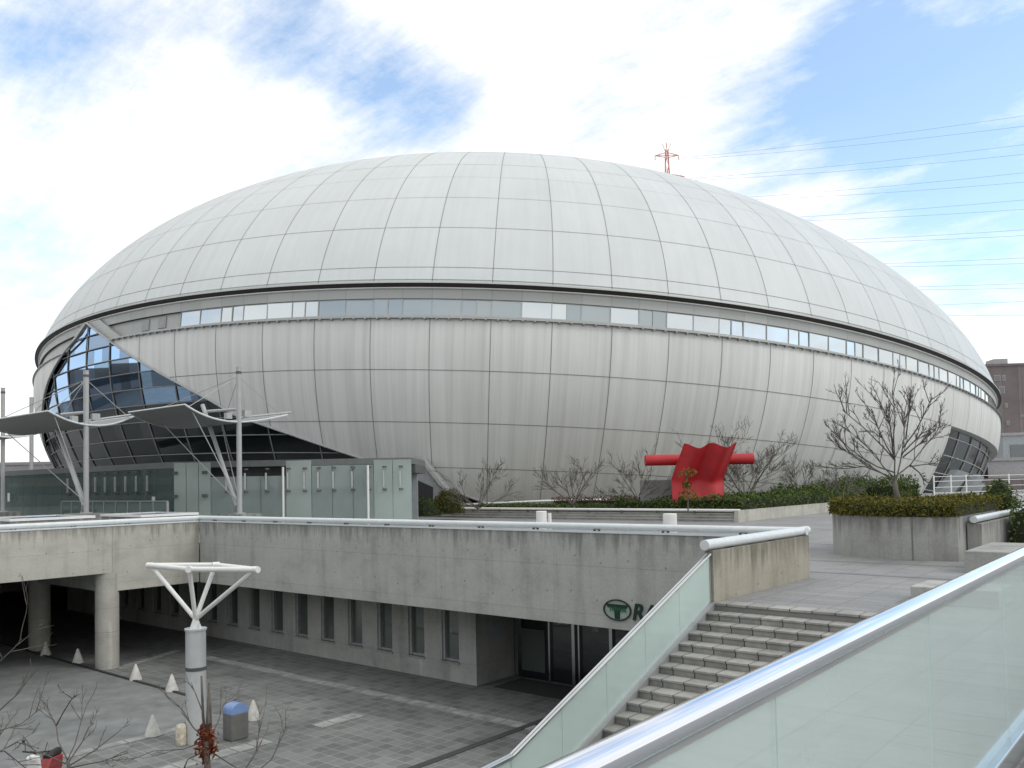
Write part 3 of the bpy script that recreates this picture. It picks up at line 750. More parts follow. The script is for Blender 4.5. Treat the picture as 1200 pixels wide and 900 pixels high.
glazing('side_entrance_glazing', EA, EB, lambda t: np.full(np.shape(t), -6.6), DT*1.06, 1.75, .012, 'dim_reflect_glass', 'fascia', zbot=-17, mr=.06, seedv=4)
# frame along the slanting cut edges
fr = MB()
def edge_frame(B, wi, wo):
    t = np.concatenate([np.linspace(B[i, 0], B[i+1, 0], 8)[:-1] for i in range(len(B)-1)]+[[B[-1, 0]]]); z = np.interp(t, B[:, 0], B[:, 1])
    P = dome(t, r_low(z)+.002, z); fr.tube([tuple(p) for p in P], .11, 8)
edge_frame(Lb, .2, .2); edge_frame(Rb, .2, .2)
fr.build('edge_frame', 'greymetal', dm, smooth=True, auto=40)
bf = MB()   # broad pale bands where the frame crosses the recessed band
def band_frame(tA, zA, tB, zB, w):
    n = 8; f = np.linspace(0, 1, n); t = tA+(tB-tA)*f; z = zA+(zB-zA)*f
    for k in range(n-1):
        P = [dome(t[k], 1.002, z[k]), dome(t[k+1], 1.001, z[k+1]), dome(t[k+1]+w, 1.001, z[k+1]), dome(t[k]+w, 1.001, z[k])]
        Q = [dome(t[k], .984, z[k]), dome(t[k+1], .984, z[k+1]), dome(t[k+1]+w, .984, z[k+1]), dome(t[k]+w, .984, z[k])]
        bf.add([tuple(p) for p in P]+[tuple(p) for p in Q], [(0, 1, 2, 3), (7, 6, 5, 4), (0, 4, 5, 1), (1, 5, 6, 2), (2, 6, 7, 3), (3, 7, 4, 0)])
band_frame(AP, -.46, 3.197, -2.70, .034); band_frame(AP-.014, -.46, 3.04, -2.70, -.012)
bf.build('frame_band', 'fascia', dm)
# inner dark liner so that the glass has something behind it
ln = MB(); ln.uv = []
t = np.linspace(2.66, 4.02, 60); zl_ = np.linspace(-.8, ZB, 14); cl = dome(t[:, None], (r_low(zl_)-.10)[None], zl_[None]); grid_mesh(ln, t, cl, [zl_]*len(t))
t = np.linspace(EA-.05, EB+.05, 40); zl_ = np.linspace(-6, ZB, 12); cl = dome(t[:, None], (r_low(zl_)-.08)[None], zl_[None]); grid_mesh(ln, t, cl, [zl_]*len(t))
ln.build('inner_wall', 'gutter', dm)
# leaning piers inside the side entrance
for (ia, ztop) in ((12.5, -10.3), (14.6, -10.0), (17.0, -10.2)):
    p_ = MB(); a, b = mer(ia), mer(ia+1.05); zs = np.linspace(ztop, -16.5, 7)
    for s0, s1 in zip(zs[:-1], zs[1:]):
        sh0, sh1 = (s0-ztop)*.012, (s1-ztop)*.012
        A = [dome(a+sh0, float(r_low(s0))-.001, s0), dome(b+sh0, float(r_low(s0))-.001, s0), dome(b+sh1, float(r_low(s1))-.001, s1), dome(a+sh1, float(r_low(s1))-.001, s1)]
        B = [dome(a+sh0, float(r_low(s0))-.02, s0), dome(b+sh0, float(r_low(s0))-.02, s0), dome(b+sh1, float(r_low(s1))-.02, s1), dome(a+sh1, float(r_low(s1))-.02, s1)]
        p_.add([tuple(q) for q in A]+[tuple(q) for q in B], [(0, 1, 2, 3), (7, 6, 5, 4), (0, 4, 5, 1), (1, 5, 6, 2), (2, 6, 7, 3), (3, 7, 4, 0)])
    p_.build('leaning_pier', 'pier', dm)

# pixel helper used only to recover the places of things from measured sight lines and depths
def at(x, y, d):
    xr = (x-600)/1000; yr = -(y-(565-1000*math.tan(PITCH)))/1000
    l_ = math.cos(ROLL)*xr+math.sin(ROLL)*yr; u_ = -math.sin(ROLL)*xr+math.cos(ROLL)*yr
    dd = math.cos(PITCH)-u_*math.sin(PITCH); zz_ = math.sin(PITCH)+u_*math.cos(PITCH)
    v = lat*l_+dep*dd; v.z = zz_; v *= d/dd
    return v+Vector((0, 0, EYE))

# side vestibule leaning against the hull (dark opening)
dv = dep.copy()
sv = thing('side_vestibule', 'grey sloping vestibule with a dark opening beside the glass concourse', 'building', at(500, 590, 70))
A = [at(486, 536, 70), at(493, 535.5, 70), at(538, 593, 70), at(538, 604, 70), at(482, 604, 70)]
MB().extrude([tuple(p) for p in A], tuple(dv*8)).build('shell', 'midmetal', sv)
MB().extrude([tuple(at(*p, 69.95)) for p in ((482.5, 560), (488, 562), (507.5, 571), (507.5, 590), (482.5, 590))], tuple(dv*-.03)).build('opening', 'black', sv)
MB().extrude([tuple(at(*p, 69.9)) for p in ((485, 535), (493.6, 535), (539, 594), (534.5, 594), (491.5, 538), (485, 538))], tuple(dv*-.25)).build('edge_trim', 'midmetal', sv)

# ------------------------------------------------------------------ glass concourse on the left
gc = thing('glass_concourse', 'low flat roofed concourse with green glass screens in front of the dome', 'building', (-50, 30, 0))
plan = [(-84, 27.6), (-52.0, 28.3), (-50.2, 29.85), (-46.5, 32.95), (-42.1, 36.55), (-40.2, 38.1)]
back = [(-46.0, 45), (-58, 42), (-70, 38), (-86, 38)]
poly = plan+back
MB().prism(poly, 4.02, 4.42).build('roof', 'roof_edge', gc)
def shrink(pl, dx, dy): return [(p[0]+dx, p[1]+dy) for p in pl]
MB().prism(shrink(plan, -.9, 1.2)+back, 3.45, 4.018).build('ceiling_beam', 'darkmetal', gc)
iw = MB()
for a, b in zip(plan[:-1], plan[1:]): iw.obox((a[0]-3.2, a[1]+3.6), (b[0]-3.2, b[1]+3.6), .2, 0, 3.46)
iw.build('inner_wall', 'pier', gc)
def screens(a, b, n, mat_, z0, z1, off=0.):
    for k in range(n):
        f0, f1 = k/n, (k+1)/n
        p = (a[0]+(b[0]-a[0])*f0, a[1]+(b[1]-a[1])*f0); q = (a[0]+(b[0]-a[0])*f1, a[1]+(b[1]-a[1])*f1)
        d = Vector((q[0]-p[0], q[1]-p[1])).normalized()*.015
        MB().obox((p[0]+d.x, p[1]+d.y), (q[0]-d.x, q[1]-d.y), .02, z0, z1).build('glass_screen', mat_, gc)
screens(plan[0], plan[1], 14, 'green_glass', .1, 4.0)
screens(plan[1], plan[2], 3, 'pale_glass', .1, 4.35, 0)
screens(plan[2], plan[3], 3, 'mid_glass', .1, 3.4)
screens(plan[3], (-45.2, 34.0), 1, 'pale_glass', .1, 4.35)
screens((-45.2, 34.0), plan[4], 3, 'mid_glass', .1, 4.0)
screens(plan[4], plan[5], 2, 'pale_glass', .1, 4.3)
fa = MB()
fa.obox((-49.2, 31.2), (-46.9, 33.1), .15, 0, 3.1)
fa.build('door_wall', 'concrete', gc)
sh = MB(); sh.obox((-46.5, 35.6), (-44.0, 37.6), .1, .5, 3.3); sh.build('roller_shutter', 'pier', gc)
fn = MB(); br = MB()
def along(a, b, f): return (a[0]+(b[0]-a[0])*f, a[1]+(b[1]-a[1])*f)
fins = [(plan[0], plan[1], [.55+.045*k for k in range(9)]), (plan[2], plan[3], [.25, .5, .78]), ((-46.5, 32.95), plan[5], [.04, .17, .28, .40, .55, .68, .8, .93])]
for a, b, fs in fins:
    for f in fs:
        p = along(a, b, f); fn = MB(); fn.box(p[0]-.025, p[0]+.025, p[1]-.32, p[1]-.2, 2.55, 3.6).build('glass_fin', 'greymetal', gc)
        for zz_ in (2.4, 3.85):
            MB().box(p[0]-.055, p[0]+.055, p[1]-.3, p[1]-.04, zz_-.05, zz_+.05).build('spider_bracket', 'darkmetal', gc)
for f in (.1, .9):
    p = along(plan[1], plan[2], f)
    for zz_ in (2.2, 3.7): MB().box(p[0]-.1, p[0]+.1, p[1]-.3, p[1]-.05, zz_-.1, zz_+.1).build('spider_bracket', 'darkmetal', gc)
for f in (.03, .70):
    p = along((-46.5, 32.95), plan[5], f)
    MB().tube([(p[0], p[1]-.5, 0), (p[0], p[1]-.5, 3.95)], .075, 12).build('white_post', 'white', gc, smooth=True, auto=40)
MB().box(-54.1, -53.7, 27.9, 27.93, 1.45, 2.2).build('notice', 'paper', gc); MB().box(-77, -76.6, 27.4, 27.43, 1.9, 2.6).build('notice', 'paper', gc)
# glass guard rail in front, low skylights
gg = thing('glass_guard', 'low greenish glass guard rail along the deck before the concourse', 'railing', (-52, 24.5, 0))
for k in range(9):
    MB().box(-62+k*1.6, -60.45+k*1.6, 25.5, 25.53, .3, 1.95).build('glass_panel', 'green_glass', gg)
pg = MB()
for k in range(10): MB().box(-62.06+k*1.6, -61.98+k*1.6, 25.46, 25.58, 0, 1.95).build('post', 'midmetal', gg)
pg.box(-62, -47.6, 25.49, 25.55, 1.951, 2.0); pg.build('top_rail', 'midmetal', gg)
for k, (x0, x1, y0, y1, lab) in enumerate(((-47.5, -43.2, 15.5, 19.3, 'flat white edged glass skylight box nearest the deck edge on the left'), (-45.2, -41.0, 20.6, 23.6, 'flat glass skylight box close to the inner corner of the parapet'))):
    s = thing('skylight', lab, 'skylight', ((x0+x1)/2, (y0+y1)/2, 0), 'skylights on the left deck')
    MB().box(x0, x1, y0, y1, 0, 1.32).build('kerb', 'concrete', s)
    MB().box(x0+.12, x1-.12, y0+.12, y1-.12, 1.33, 1.40).build('glass', 'tri_glass', s)
    f = MB(); f.box(x0-.05, x1+.05, y0-.05, y0+.1, 1.32, 1.44); f.box(x0-.05, x1+.05, y1-.1, y1+.05, 1.32, 1.44); f.box(x0-.05, x0+.1, y0+.1, y1-.1, 1.32, 1.44); f.box(x1-.1, x1+.05, y0+.1, y1-.1, 1.32, 1.44)
    f.build('frame', 'white', s)

# ------------------------------------------------------------------ masts with wing canopies
def canopy(name, lab, mast, prof, x0, x1, mz, base, strut=True, r=.15, tilt=0.):
    mx, my = mast
    t = thing(name, lab, 'canopy', (mx, my, 0), 'wing canopies on masts')
    MB().box(mx-1.3, mx+1.2, my-.7, my+.7, 0, base).build('plinth', 'concrete', t)
    m = MB(); m.tube([(mx, my, base), (mx, my, mz)], r, 14); m.lathe((mx, my, base), [(.34, 0), (.34, .06), (.2, .07)], 14); m.tube([(mx, my, mz), (mx, my, mz+.05)], r*1.12, 12)
    mo = m.build('mast', 'greymetal', t, smooth=True, auto=40)
    MB().tube([(mx, my, mz-.35), (mx, my, mz-.2)], r+.015, 12).build('mast_collar', 'darkmetal', mo)
    # sheet: curve in Y/Z swept along X, with thickness
    ys = np.linspace(prof[0][0], prof[-1][0], 25); py = [p[0] for p in prof]; pz = [p[1] for p in prof]
    co = np.polyfit(py, pz, 3 if len(prof) > 3 else 2); zs = np.polyval(co, ys)
    v = []; f = []
    nx = 9; xs = np.linspace(x0, x1, nx)
    for lay in (0, 1):
        for i, x in enumerate(xs):
            for y_, z_ in zip(ys, zs): v.append((x, y_, z_-.035*lay*2+.0*i))
    ny = len(ys); off = nx*ny
    for i in range(nx-1):
        for j in range(ny-1):
            a = i*ny+j; f.append((a, a+ny, a+ny+1, a+1)); f.append((off+a, off+a+1, off+a+ny+1, off+a+ny))
    for i in range(nx-1):
        a = i*ny; f.append((a, off+a, off+a+ny, a+ny)); a = i*ny+ny-1; f.append((a, a+ny, off+a+ny, off+a))
    for j in range(ny-1):
        a = j; f.append((a, a+1, off+a+1, off+a)); a = (nx-1)*ny+j; f.append((a, off+a, off+a+1, a+1))
    MB().add(v, f).build('canopy_sheet', 'canopy', t, smooth=True, auto=40)
    e = MB(); e.tube([(x0+.02, y_, z_-.03) for y_, z_ in zip(ys, zs)], .055, 6); e.tube([(x1-.02, y_, z_-.03) for y_, z_ in zip(ys, zs)], .055, 6)
    e.tube([(x0, ys[0], zs[0]-.03), (x1, ys[0], zs[0]-.03)], .045, 6); e.tube([(x0, ys[-1], zs[-1]-.03), (x1, ys[-1], zs[-1]-.03)], .045, 6)
    e.build('edge_trim', 'pipe', t)
    if strut:
        s = MB(); s.tube([(mx-.3, my, base+.45), (mx-4.0, my, 7.85 if mx > -50 else 6.5)], [.11, .13], 12); s.tube([(mx-.12, my, base+.75), (mx-.95, my+.1, base-.05)], .06, 8)
        s.build('inclined_strut', 'greymetal', t, smooth=True, auto=40)
        h = MB(); zt = float(np.polyval(co, my))+.72
        h.tube([(mx-3.4, my, zt+.1), (mx, my, zt)], .09, 10); h.tube([(mx, my, zt-.5), (mx+.02, ys[-1]+.3, zs[-1]+.15)], .06, 10)
        h.box(mx-.2, mx+.1, my-.85, my-.5, zt-.6, zt-.25); h.box(mx-.15, mx+.15, my+.3, my+.75, zt-.45, zt-.05)
        h.build('tie_beam', 'greymetal', t)
        c = MB(); zc = mz-.5
        for (xx, yy, z2) in ((x0+.3, ys[2], zs[2]), (x0+.3, ys[-3], zs[-3]), (x1-.2, ys[1], zs[1]), (x1-.2, ys[-2], zs[-2])): c.tube([(mx, my, zc), (xx, yy, z2)], .022, 5)
        for (xx, yy, z2) in ((x1-.2, ys[2], zs[2]-.1), (x0+.5, ys[-4], zs[-4]-.1), (x0+1.0, ys[6], zs[6]-.1)): c.tube([(mx, my, base+.6), (xx, yy, z2)], .028, 5)
        c.build('stay_cables', 'greymetal', t)
    return t
canopy('mast_canopy', 'curved grey wing canopy on the mast nearest the dome wall seams', (-44.5, 28.3), [(24.87, 7.42), (26.16, 6.85), (27.8, 6.58), (29.5, 6.72), (31.66, 7.16)], -51.0, -44.45, 9.75, 1.15)
canopy('mast_canopy', 'curved grey wing canopy on the mast before the triangular glass wall', (-51.35, 22.5), [(20.34, 7.28), (21.5, 6.80), (22.47, 6.53), (23.72, 6.65), (25.29, 7.2)], -62, -51.2, 9.72, 1.35)
canopy('mast_canopy', 'small far wing canopy on two thin masts at the left picture edge', (-65.2, 22.9), [(20.5, 7.1), (22.9, 6.5), (25.6, 7.1)], -75, -64.5, 9.9, 1.3, strut=False, r=.13)
tm = MB().tube([(-80.6, 30.6, 0), (-80.6, 30.6, 11.0)], .17, 12).build('mast', 'greymetal', None, smooth=True, auto=40)
tag(tm, 'slim lone grey mast far left behind the wing canopies', 'mast')

# ------------------------------------------------------------------ terrace in front of the dome
XB, YB = -22.9, 48.5
tr_ = MB(); tr_.prism([(-64, YB+.9), (XB, YB+.9), (XB, 74), (-27, 90), (-64, 90)], 0, .62)
struct(tr_.build('bed_soil', 'soil'))
stb = thing('bench_steps', 'long stepped stone bench with a white pipe rail before the dome beds', 'bench', (-38, YB, 0))
b = MB()
for k in range(3): b.box(-54.5+.3*k, XB, YB+.32*k, YB+.32*(k+1)+.02, 0, .17*(k+1)-.05); b.box(-54.5+.3*k, XB, YB+.32*k-.04, YB+.32*(k+1)-.05, .17*(k+1)-.048, .17*(k+1))
b.build('steps', 'concrete_dark', stb)
MB().tube([(-53.6, YB+.62, .72), (XB+.05, YB+.62, .70)], .085, 12).build('pipe_rail', 'white', stb, smooth=True, auto=40)
pp = MB()
for k in range(12): pp.box(-53.2+k*2.72, -53.05+k*2.72, YB+.55, YB+.68, .5, .66)
pp.build('rail_posts', 'darkmetal', stb)
kb = thing('bed_kerb', 'pale low concrete kerb edging the hedge bed along the plaza', 'kerb', (XB, 60, 0))
k_ = MB(); k_.prism([(XB-.02, YB-.05), (XB+.25, YB-.05), (XB+.25, 74), (-26.8, 90.3), (-27.05, 90), (XB-.02, 74)], 0, .72); k_.build('kerb_wall', 'concrete_warm', kb)
wr = MB(); wr.tube([tuple(at(530, 592, 69)), tuple(at(640, 587, 68)), tuple(at(715, 585.5, 67))], .09, 8)
tag(wr.build('pipe_rail', 'white', None, smooth=True), 'thin white pipe rail low against the dome foot behind the bare trees', 'rail')

# ------------------------------------------------------------------ foliage
def leaves(mb, inside, n, size, rng):
    """inside() -> a point; adds n small bent leaf quads"""
    P = np.array([inside() for _ in range(n)])
    for p in P:
        u = Vector((rng.gauss(0, 1), rng.gauss(0, 1), rng.gauss(0, 1))).normalized()
        w = u.orthogonal().normalized(); w.rotate(Matrix.Rotation(rng.uniform(0, 6.28), 3, u))
        l_ = size*rng.uniform(.7, 1.4); b_ = l_*.45; p = Vector(p); q = u.cross(w)
        mb.add([p-w*l_*.5, p+q*b_*.5, p+w*l_*.5+u*l_*.15, p-q*b_*.5], [(0, 1, 2, 3)], 0)
def hedge(name, lab, cat, x0, x1, y0, y1, z0, z1, n, size, mat_, seed, loc=None, round_=False, poly=None, core=True):
    rng = random.Random(seed)
    t = thing(name, lab, cat, ((x0+x1)/2, (y0+y1)/2, z0))
    mb = MB()
    def f():
        while True:
            x, y = rng.uniform(x0, x1), rng.uniform(y0, y1)
            if poly and not poly(x, y): continue
            h = z1+.12*(z1-z0)*(math.sin(x*1.9+seed)+math.sin(y*2.3+x))+rng.gauss(0, .04)
            if round_:
                a = ((x-(x0+x1)/2)/((x1-x0)/2))**2+((y-(y0+y1)/2)/((y1-y0)/2))**2
                if a > 1: continue
                h = z0+(z1-z0)*math.sqrt(1-a)*.97+.06
            z = h-abs(rng.gauss(0, .28))*(z1-z0) if rng.random() < .75 else rng.uniform(z0, h)
            if poly and rng.random() < .4:
                a = rng.uniform(0, 6.283); rr_ = prad+rng.gauss(.02, .05); x, y = pc[0]+rr_*math.cos(a), pc[1]+rr_*math.sin(a)
                if x > XC+.1: continue
                z = rng.uniform(z0, h)
            if rng.random() < .35 and not poly and not round_:   # thicken the sides
                s = rng.randrange(4)
                if s == 0: x = x0+rng.gauss(0, .06)
                elif s == 1: x = x1+rng.gauss(0, .06)
                elif s == 2: y = y0+rng.gauss(0, .06)
                else: y = y1+rng.gauss(0, .06)
                z = rng.uniform(z0, h)
            return (x, y, max(z, z0))
    leaves(mb, f, n, size, rng); mb.build('foliage', mat_, t)
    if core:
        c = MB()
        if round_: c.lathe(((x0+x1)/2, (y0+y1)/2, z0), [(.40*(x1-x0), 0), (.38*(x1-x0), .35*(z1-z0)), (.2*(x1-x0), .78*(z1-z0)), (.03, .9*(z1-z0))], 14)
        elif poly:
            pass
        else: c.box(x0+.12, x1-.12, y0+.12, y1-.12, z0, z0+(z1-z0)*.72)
        if c.v: c.build('stems', 'core', t)  # solid dark filler added inside so nothing shows through the leaves
    return t
hedge('hedge', 'clipped green hedge running along the kerb right of the red sculpture', 'hedge', -27.5, -23.1, 50.0, 73.5, .55, 1.55, 9000, .2, 'leaf_green', 11)
hedge('hedge', 'low patchy green hedge on the bed behind the bench rail left of the sculpture', 'hedge', -45.5, -28.2, 50.2, 52.6, .5, .98, 5000, .17, 'leaf_green', 12)
hedge('hedge', 'green hedge in front of the red sculpture foot', 'hedge', -32.5, -27.6, 50.0, 52.2, .55, 1.36, 3200, .17, 'leaf_green', 13)
p = at(525, 590, 63)
hedge('round_shrub', 'clipped round olive shrub beside the grey vestibule', 'shrub', p.x-1.25, p.x+1.25, p.y-1.25, p.y+1.25, .5, 2.35, 2600, .13, 'leaf_olive', 14, round_=True)
p = at(499, 590, 62)
hedge('shrub', 'low spreading green shrub left of the clipped round one', 'shrub', p.x-1.3, p.x+1.2, p.y-1.0, p.y+1.0, .4, 1.75, 1300, .13, 'leaf_green', 15, round_=True)
p = at(712, 586, 64)
hedge('purple_shrub', 'low purplish brown shrubs left of the red sculpture', 'shrub', p.x-4.5, p.x+3.5, p.y-1, p.y+1, .5, 1.45, 2400, .14, 'leaf_purple', 16)
p = at(1010, 572, 84)
hedge('hedge', 'tall far green hedge under the dome seen behind the lone bare tree', 'hedge', p.x-7.5, p.x+4.2, p.y-3, p.y+4, .0, 2.25, 9000, .24, 'leaf_green', 17)
p = at(960, 574, 78)
hedge('hedge', 'mid green hedge bank between the kerb hedge and the tall far hedge', 'hedge', p.x-3.6, p.x+3.4, p.y-2.6, p.y+2.6, .0, 1.75, 4500, .22, 'leaf_green', 18)

# round planter
pc, prad = (-7.6, 32.2), 3.5
XC = -6.35
arc_ = []
a0 = math.acos((XC-pc[0])/prad)
k0 = 40
for k in range(k0+1):
    a = -a0-(2*math.pi-2*a0)*k/k0; arc_.append((pc[0]+prad*math.cos(a), pc[1]+prad*math.sin(a)))
rpn = thing('round_planter', 'round grey concrete planter holding the ochre hedge and the bare tree', 'planter', (pc[0], pc[1], 0))
MB().prism(arc_[::-1], 0, 1.36).build('planter_wall', 'concrete_dark', rpn)
jt = MB(); jt.box(-7.62, -7.59, 28.68, 28.73, .01, 1.36); jt.build('joint', 'seam', rpn)
st2 = MB()
rng = random.Random(9)
inpl = lambda x, y: (x-pc[0])**2+(y-pc[1])**2 < (prad-.05)**2 and x < XC+.1
hedge('planter_hedge', 'ochre green clipped hedge filling the round concrete planter', 'hedge', -11.1, XC+.1, 28.7, 35.7, 1.36, 1.86, 14000, .10, 'leaf_olive', 21, poly=inpl)
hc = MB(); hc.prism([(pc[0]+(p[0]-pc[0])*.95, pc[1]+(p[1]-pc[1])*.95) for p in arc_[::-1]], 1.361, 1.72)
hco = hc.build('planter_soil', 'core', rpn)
# right hand parapet, stone blocks
rpp = thing('plaza_parapet', 'grey concrete parapet with sloping pipe rail at the right edge of the plaza', 'wall', (-6.1, 35, 0))
MB().box(-6.32, -5.9, 30.0, 48, 0, 1.12).build('wall', 'concrete_dark', rpp, bevel=.015)
q = MB(); q.tube([(-6.1, 29.9, 1.25), (-6.1, 48, 1.25)], .112, 16); qo = q.build('pipe_rail', 'pipe', rpp, smooth=True, auto=40)
clips(qo, [(-6.1, 29.9, 1.25), (-6.1, 48, 1.25)], .112, 2.2)
hedge('hedge', 'dark green bushy hedge behind the parapet pipe at the right picture edge', 'hedge', -5.7, -1.5, 33.5, 41, 0, 1.85, 6500, .13, 'leaf_green', 22)
hedge('shrub', 'loose upright green shrub before the white metal fence', 'shrub', -7.3, -6.0, 36.5, 37.9, 1.2, 2.45, 900, .13, 'leaf_green', 23, round_=True)
tag(MB().box(-5.5, -1.6, 25.7, 29.3, 0, .60).build('stone_block', 'concrete_dark', None, bevel=.02), 'large dark stone seat block before the right hand parapet', 'stone block')
tag(MB().box(-5.15, -3.5, 19.15, 20.5, .004, .36).build('stone_block', 'concrete', None, bevel=.02), 'small pale stone block just above the polished handrail at the stair top', 'stone block')
# white cylinders behind the long parapet
for (x, r_, ztop, lab) in ((634.5, .225, 1.46, 'white cylindrical bollard behind the long parapet with a thin post at its side'), (785, .29, 1.25, 'wider short white bollard behind the parapet near the red sculpture')):
    p = at(x, 605, 36); b = MB().lathe((0, 0, 0), [(r_, 0), (r_, ztop-.02), (r_-.02, ztop)], 24).build('bollard', 'white', None, smooth=True, auto=40); b.location = (p.x, p.y, 0)
    tag(b, lab, 'bollard', 'white bollards on the plaza')
p = at(644, 603, 36.2); b = MB().lathe((0, 0, 0), [(.08, 0), (.08, 1.36)], 12).build('thin_post', 'white', None, smooth=True, auto=40); b.location = (p.x, p.y, 0)
tag(b, 'thin white post right beside the first white bollard', 'post')

# fence at right
pa, pb = at(1095, 583, 64), at(1183, 581, 67); pcn = at(1230, 580, 69)
fn_ = thing('metal_fence', 'white tubular metal fence before the side entrance of the dome', 'fence', (pa.x, pa.y, .9))
pts = [pa+(pb-pa)*f for f in (0, .22, .42, 1.0)]+[pcn]
for q in pts:
    MB().tube([(q.x, q.y, .3), (q.x, q.y, 2.62)], .055, 8).build('post', 'white', fn_, smooth=True, auto=40)
for zz_ in (.95, 1.28, 1.7, 2.15, 2.5): MB().tube([(pa.x, pa.y, zz_), (pb.x, pb.y, zz_+.02), (pcn.x, pcn.y, zz_+.02)], .022, 6).build('rail', 'white', fn_)
struct(MB().box(-27, 10, 66, 105, 0, .55).build('side_path', 'pale_strip'))

# ------------------------------------------------------------------ red sculpture
SD = 57.
sb_ = at(818, 583, SD)
su = thing('red_sculpture', 'bright red steel sculpture of a wavy folded sheet crossed by a tube', 'sculpture', (sb_.x, sb_.y, .55))
U = lat.copy(); Dv = dep.copy()
def S(u, v, w): # u right, v depth away, w height above .55
    q = Vector((sb_.x, sb_.y, 0))+U*u+Dv*v; return (q.x, q.y, .55+w)
sheet = MB(); NU, NV = 49, 24; v_ = []
zt = lambda s: 4.30+.17*math.cos((s*1.95)*2*math.pi+.2)+.05*s*s
for lay in (0, .07):
    for j in range(NV):
        h = j/(NV-1)
        for i in range(NU):
            s = i/(NU-1)
            half = 1.74
            u = -half+2*half*s+(.08*h if h < .5 else .04+(h-.5)*1.32)
            wv = .24*math.cos(s*2*math.pi*1.95+.2)*(.45+.55*h)
            lean = -.40+.9*h if h < .45 else .005-(h-.45)*2.3
            top_ = zt(s-.02)
            v_.append(S(u, lean+wv+lay, h*top_))
f_ = []
o_ = NU*NV
for j in range(NV-1):
    for i in range(NU-1):
        a = j*NU+i; f_.append((a, a+1, a+NU+1, a+NU)); f_.append((o_+a, o_+a+NU, o_+a+NU+1, o_+a+1))
for j in range(NV-1):
    for i in (0, NU-1):
        a = j*NU+i; f_.append((a, a+NU, o_+a+NU, o_+a))
for i in range(NU-1):
    for j in (0, NV-1):
        a = j*NU+i; f_.append((a, o_+a, o_+a+1, a+1))
sheet.add(v_, f_); sheet.build('wavy_sheet', 'red', su, smooth=True, auto=50)
tb_ = MB(); L0, R0 = at(756, 539.5, SD+.9), at(882, 537.5, SD+.9)
tb_.tube([tuple(L0), tuple(R0)], .37, 28); tb_.tube([tuple(R0+(R0-L0).normalized()*-.2), tuple(R0+(R0-L0).normalized()*.02)], .385, 28)
tb_.build('cross_tube', 'red', su, smooth=True, auto=40)
MB().extrude([S(-3.6, 1.6, 0), S(-1.4, 1.6, 0), S(-1.4, 1.6, 2.1), S(-3.6, 1.6, 2.1)], tuple(Dv*.12)).build('shadow_plate', 'shade_plate', su)  # sheet lying in shadow, its shade painted as grey
MB().extrude([S(-2.2, -.5, -.02), S(1.0, -.5, -.02), S(1.0, .9, -.02), S(-2.2, .9, -.02)], (0, 0, .12)).build('base_slab', 'white', su)

# ------------------------------------------------------------------ bare trees
def bare_tree(name, lab, base, height, spread, seed, trunk_r=.07, trunk_h=.18, limbs=6, depth=4, tw=.008, upf=.35, group='bare winter trees', curve=.09, dens=1.15, crown_mat='twig', trunk_mat='bark', up0_=.9, minr=.007, lr=1., ang=.58):
    rng = random.Random(seed)
    t = thing(name, lab, 'tree', base, group)
    tr = MB(); cr = MB()
    b = Vector(base)
    def grow(p, d, length, r, lev):
        n = 5 if lev < 2 else 4; pts = [p]; rs = [r]; dd = d.copy()
        for k in range(n):
            dd = (dd+Vector((rng.gauss(0, curve), rng.gauss(0, curve), rng.gauss(0, curve)*.6+upf*.18))).normalized()
            pts.append(pts[-1]+dd*length/n); rs.append(max(r*(1-.62*(k+1)/n), minr))
        (tr if lev < 2 else cr).tube(pts, rs, 7 if lev == 0 else (5 if lev < 3 else 4), cap=False)
        if lev >= depth: return
        kids = int((3+rng.random()*2)*dens) if lev > 0 else limbs
        for k in range(kids):
            f = rng.uniform(.3, 1.) if lev > 0 else rng.uniform(.62, 1.)
            i = min(int(f*n), n-1); q = pts[i].lerp(pts[i+1], f*n-i)
            base_d = (pts[i+1]-pts[i]).normalized()
            if lev == 0:
                a = 2*math.pi*(k+rng.uniform(-.3, .3))/kids; el = rng.uniform(.35, 1.15)
                nd = Vector((math.cos(a)*math.cos(el)*spread, math.sin(a)*math.cos(el)*spread, math.sin(el)*up0_)).normalized()
                ln_ = height*(1-trunk_h)*rng.uniform(.55, .8)
                rr_ = r*rng.uniform(.38, .55)*lr
            else:
                s = Vector((rng.gauss(0, 1), rng.gauss(0, 1), rng.gauss(0, .7)+upf)).normalized()
                nd = (base_d*.95+s*ang).normalized(); ln_ = length*rng.uniform(.38, .66); rr_ = max(rs[i]*.62, minr)
            grow(q, nd, ln_, rr_, lev+1)
    grow(b, Vector((rng.gauss(0, .04), rng.gauss(0, .04), 1)).normalized(), height*trunk_h, trunk_r, 0)
    tr.build('trunk', trunk_mat, t, smooth=True); cr.build('crown', crown_mat, t)
    return t
def tp_(x, y, d, z): p = at(x, y, d); return (p.x, p.y, z)
bare_tree('bare_tree', 'bare multi stemmed tree just right of the round olive shrub', tp_(560, 590, 61, .55), 3.9, 1.35, 42, .10, .1, 7, 4, minr=.010, upf=.2, lr=.8)
bare_tree('bare_tree', 'bare tree with dark upswept branches midway between shrub and sculpture', tp_(672, 590, 61, .55), 4.7, 1.1, 43, .13, .12, 6, 4, minr=.010, upf=.2, lr=.8)
bare_tree('bare_tree', 'bare tree standing just left of the red sculpture before its tube', tp_(750, 586, 60, .55), 4.3, 1.1, 44, .10, .1, 7, 4, minr=.010, upf=.2, lr=.8)
bare_tree('bare_tree', 'dense bare tree just right of the red sculpture over the hedge', tp_(872, 580, 62, .55), 5.7, 1.2, 45, .14, .1, 8, 5, minr=.008, upf=.2, lr=.8)
